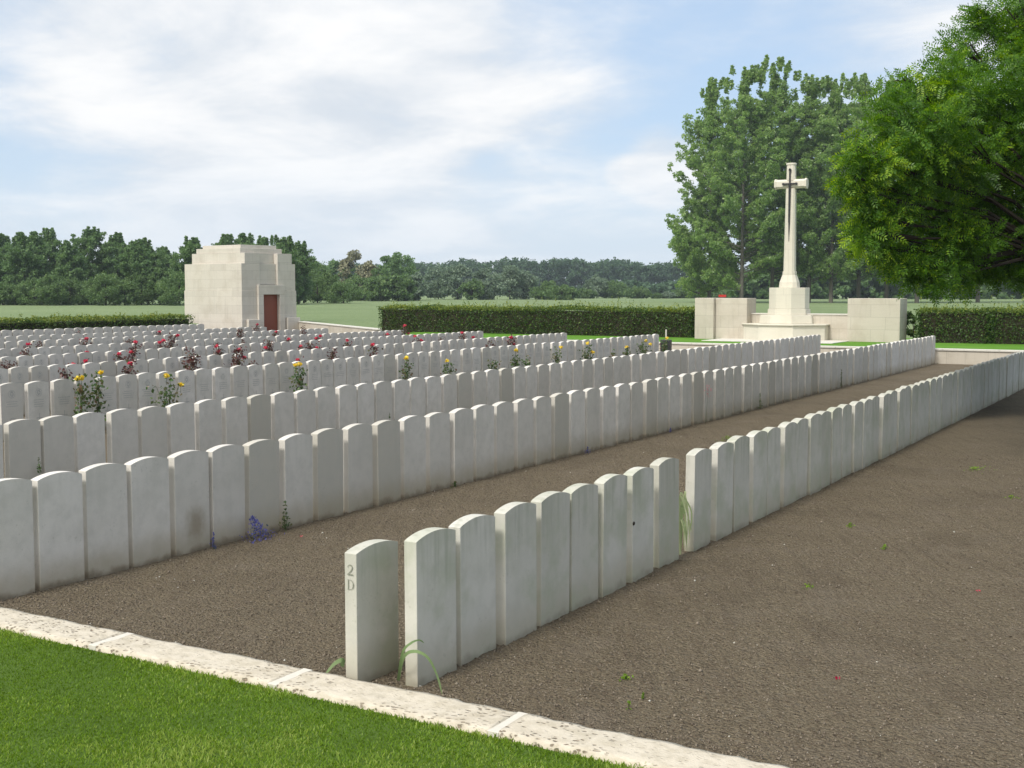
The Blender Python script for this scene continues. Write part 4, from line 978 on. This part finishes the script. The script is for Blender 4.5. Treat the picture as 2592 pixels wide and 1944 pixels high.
# wooded rise far behind, one mass
def wood(name, u0, u1, dist, vt, label, n=30000, cl=1.5, mat=M_FARW, depth=22, seed=9, base=0.0):
    rs = np.random.default_rng(seed); u = u0+(u1-u0)*rs.random(n//26)
    dd = dist+depth*rs.random(len(u)); top = np.array([vt(a) for a in u])
    tr = np.round(u/9)  # individual crowns
    top = top+4*np.sin(tr*12.9898)+2.0*np.sin(tr*4.1)
    h = (CAM_H+(741-top)/F_PX*dist)
    f = rs.random(len(u))**.7
    C = np.array([tuple(at_d(a, b, 0)) for a, b in zip(u, dd)]); crown = np.abs((u/9)-tr)*2
    C[:, 2] = base+(h*(1-.12*crown**2)-base)*f
    Cc, ci = clumps(C, np.full(len(C), cl), 26)
    tone = np.clip(.2+.5*(rs.random(len(C))[ci])+.15*rng.standard_normal(len(Cc)), 0, 1)
    o = leaf_quads(Cc, .9*(.7+.6*rng.random(len(Cc))), mat, name, None, tone=tone, aspect=.8); tag(o, label, 'wood', kind='stuff')
    me = o.data
wood('distant_wood', 760, 1900, 470, lambda u: 674-13*math.exp(-((u-1400)/330)**2)+ (10*max(0, (u-1560)/300)) , 'dark wooded rise closing the view behind the field', 90000)
wood('thicket', 1850, 2800, 250, lambda u: 648+8*math.sin(u*.03)+max(0, 2030-u)*.32, 'dark thicket beyond the field behind the poplar trunks', 60000, 1.2, M_POPD, 14, 19)
wood('thicket', 1560, 2010, 330, lambda u: 722+4*math.sin(u*.05), 'low dark thicket at the foot of the wooded rise', 12000, 1.2, M_FARW, 14, 20)

GP = 'tall poplars in the field behind the cross'
pops = [(1772, 178, 470, 3.0, 'shorter leafy poplar at the left foot of the poplar group', 3.9), (1794, 176, 205, 2.6, 'outermost left poplar, its low branches reaching out over the field', 5.0), (1875, 168, 172, 5.2, 'poplar left of the cross with a tall ragged top', 5.6),
        (1952, 172, 150, 5.2, 'tallest poplar, right behind the cross', 5.6), (2045, 172, 188, 4.8, 'poplar just right of the cross shaft', 5.6), (2101, 170, 205, 4.5, 'poplar whose trunk shows between cross and right wall block', 5.2), (2170, 172, 190, 4.5, 'poplar whose trunk rises left over the right wall block', 5.4),
        (2241, 172, 205, 4.5, 'poplar whose trunk rises over the middle of the right wall block', 5.4), (2318, 168, 215, 4.5, 'poplar whose trunk stands right of the right wall block', 5.4), (2472, 176, 230, 4.5, 'rightmost poplar trunk above the right hedge', 5.4)]
for i, (u, dd, v, _, lab, cr) in enumerate(pops):
    H = z_at(v, dd)-FZ
    poplar('poplar', T(u, dd), H*.97, cr*1.15, lab, GP, M_POP, limbs=140 if i else 50, per=46, leaf=.29, base_f=.09 if i > 2 else .04, trunk_r=.27, seed=500+i, cl_r=.62, spread=1.0)
# red board at the field edge
q_ = at_d(1827, 160, FZ); t = empty('red_board', tuple(q_), YAW) ; tag(t, 'small red board on a post at the far side of the field', 'sign')
zc = z_at(753, 160)-FZ
MB().box(-.50, .50, -.03, .03, zc-.16, zc+.16).build('board', m_plain('red_paint', (.55, .03, .02), .5), t, bevel=.01); MB().tube([(0, .06, 0), (0, .06, zc)], .04, 6).build('post', M_BARK, t)

# ------------------------------------------------------------------ the near tree, its crown hanging in from the right
def near_tree():
    rs = np.random.default_rng(77); base = at_d(2790, 19.5, 0)
    t = empty('acacia_tree', tuple(base)); tag(t, 'near leafy tree whose branches hang in from the right edge', 'tree')
    mb = MB(); mb.tube([(0, 0, -.1), (.05, .1, 1.5), (-.1, .2, 3.0), (.1, .1, 5.0), (0, 0, 8.5)], [.34, .27, .24, .18, .05], 10)
    # lobes: photo column, row, radius in px, depth
    lob = [(2230, 300, 70, 18), (2300, 420, 95, 18), (2190, 420, 55, 17.5), (2240, 520, 75, 18), (2200, 610, 45, 17.5), (2330, 560, 90, 18.5), (2400, 330, 120, 19), (2360, 210, 70, 19), (2420, 150, 60, 20), (2470, 270, 110, 19.5),
           (2480, 470, 120, 19), (2420, 590, 85, 18.5), (2280, 640, 55, 18), (2370, 670, 55, 18.2), (2540, 60, 95, 20), (2560, 200, 110, 20), (2600, 350, 120, 19), (2590, 520, 110, 19), (2520, 620, 90, 19.5), (2600, 660, 60, 19), (2160, 400, 28, 17.3), (2270, 240, 50, 18.5), (2150, 470, 32, 17.4), (2700, 420, 160, 19), (2720, 200, 170, 20.5), (2700, 30, 150, 20.5), (2790, 560, 150, 19), (2440, 400, 90, 18), (2330, 330, 80, 17.6), (2480, 690, 45, 19), (2210, 540, 42, 17.6), (2185, 570, 30, 17.5), (2245, 650, 34, 17.8), (2300, 690, 34, 18), (2350, 720, 26, 18), (2420, 690, 40, 18.5), (2175, 505, 26, 17.4), (2550, 700, 40, 19), (2380, 500, 110, 20.5), (2500, 380, 130, 21), (2480, 560, 100, 21), (2460, 60, 30, 20.2), (2900, 300, 220, 19.5),(2850,80,200,20)]
    for j in range(14):   # the far half of the crown, over the soil to the right
        lob.append((2620+rs.random()*420, 80+rs.random()*520, 140, 20.5+rs.random()*2.6))
    off = [((x_, y_, z_), r_) for x_, y_, z_, r_ in ((-1.9, 12.5, 6.9, 1.0), (-2.4, 15, 7.6, 1.1), (-1.0, 13.5, 7.0, 1.1), (.4, 11.5, 6.2, 1.2), (-.6, 16.5, 5.2, 1.5), (.8, 15.0, 5.6, 1.3), (2.0, 12.5, 5.5, 1.4), (2.2, 16.5, 5.4, 1.8), (0.0, 18.5, 6.4, 1.7), (1.6, 19.5, 7.5, 2.0), (3.2, 14.5, 7.0, 1.8))]  # unseen extra crown lobes, added to shade the soil at the right
    bpos = np.array(base); leaflets = []; tones = []
    dirs = []
    allb = [(np.array(at_d(u, dd, z_at(v, dd)))-bpos, rp/F_PX*dd) for (u, v, rp, dd) in lob]+[(np.array(c_)-bpos, r_) for c_, r_ in off]
    Cam = np.array([0, 0, 2.0])
    for c, rad in allb:
        wc = c+bpos; uu = project(tuple(wc))[0]; sunlit_lime = min(1, max(.15, (2420-uu)/200)) if wc[1] > 14 else .3
        st = np.array([0, 0, min(max(c[2]*.55, 2.2), 6.5)])
        m_ = (st+c)/2+np.array([0, 0, .35]); mb.tube([tuple(st), tuple(m_), tuple(c)], [.055, .03, .010], 5, cap=False)
        for k in range(5):
            e = c+np.clip(rs.standard_normal(3), -1, 1)*rad*.42; mb.tube([tuple(m_*.4+c*.6), tuple((c+e)/2+np.array([0, 0, .08])), tuple(e)], [.022, .012, .004], 4, cap=False)
        n = int(50+rad*rad*1150)
        o_ = rs.standard_normal((n, 3)); o_ /= np.linalg.norm(o_, axis=1, keepdims=True)
        ns_ = 13; sc = rs.standard_normal((ns_, 3)); sc /= np.linalg.norm(sc, axis=1, keepdims=True); sc *= (.45+.5*rs.random((ns_, 1)))*rad
        pick = rs.integers(0, ns_, n); pc = c+sc[pick]+o_*rad*.40*(rs.random((n, 1))**.5)*np.array([1, 1, .75])
        outer = np.linalg.norm(pc-c, axis=1)/rad
        ax = o_*.9+rs.standard_normal((n, 3))*.5+np.array([0, 0, -.35]); ax /= np.linalg.norm(ax, axis=1, keepdims=True)
        leaflets.append(pc); dirs.append(ax); tones.append(np.clip(.10+.30*rs.random(ns_)[pick]+.10*rs.random(n)+.75*sunlit_lime*np.clip((outer-.72)/.35, 0, 1)*(.3+.7*rs.random(n))+.06*rs.standard_normal(n), 0, 1))  # sunlight through the leaves painted into the tone, strongest on outer left lobes
    P0 = np.concatenate(leaflets); A = np.concatenate(dirs); TN = np.concatenate(tones)
    keep = P0[:, 2] > 1.5; P0, A, TN = P0[keep], A[keep], TN[keep]
    n = len(P0); side = np.cross(A, rs.standard_normal((n, 3))); side /= np.linalg.norm(side, axis=1, keepdims=True); nrm = np.cross(A, side)
    Vs = []; ts = []
    L = .20+.08*rs.random(n)
    for k in range(6):
        f_ = (k+.6)/6.
        for sg in (-1, 1):
            o = P0+A*(L*f_)[:, None]; d2 = side*sg*.85+A*.55+nrm*(.15*rs.standard_normal((n, 1))); d2 /= np.linalg.norm(d2, axis=1, keepdims=True)
            w2 = np.cross(d2, nrm); w2 /= np.linalg.norm(w2, axis=1, keepdims=True); l = .070*(1.1-.35*abs(f_-.5))
            Vs.append(np.stack([o, o+d2*l*.45+w2*.0120, o+d2*l, o+d2*l*.45-w2*.0120], 1)); ts.append(np.clip(TN+.16*rs.standard_normal(n), 0, 1))
    o = P0+A*L[:, None]; Vs.append(np.stack([o, o+A*.03+side*.0115, o+A*.06, o+A*.03-side*.0115], 1)); ts.append(TN)
    V = np.concatenate(Vs).reshape(-1, 3); print('near tree leaflets', len(V)//4)
    mb.build('trunk', M_BARKD, t)
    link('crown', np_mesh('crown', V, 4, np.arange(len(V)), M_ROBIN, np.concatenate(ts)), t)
near_tree()

# ------------------------------------------------------------------ air between here and the far wood
def haze():
    m = bpy.data.materials.new('haze'); m.use_nodes = True; t = NT(m.node_tree); t.n.clear()
    o = t.node('ShaderNodeOutputMaterial'); v = t.node('ShaderNodeVolumePrincipled')
    v.inputs['Color'].default_value = (.80, .90, 1.0, 1); v.inputs['Density'].default_value = .0003; v.inputs['Anisotropy'].default_value = .2
    t.l.new(v.outputs[0], o.inputs['Volume'])
    c = at_d(1296, 250, 0)
    o_ = MB().box(c.x-620, c.x+620, c.y-560, c.y+620, -1.2, 46).build('haze', m); tag(o_, 'thin pale haze over the fields', 'haze', kind='stuff')
haze()
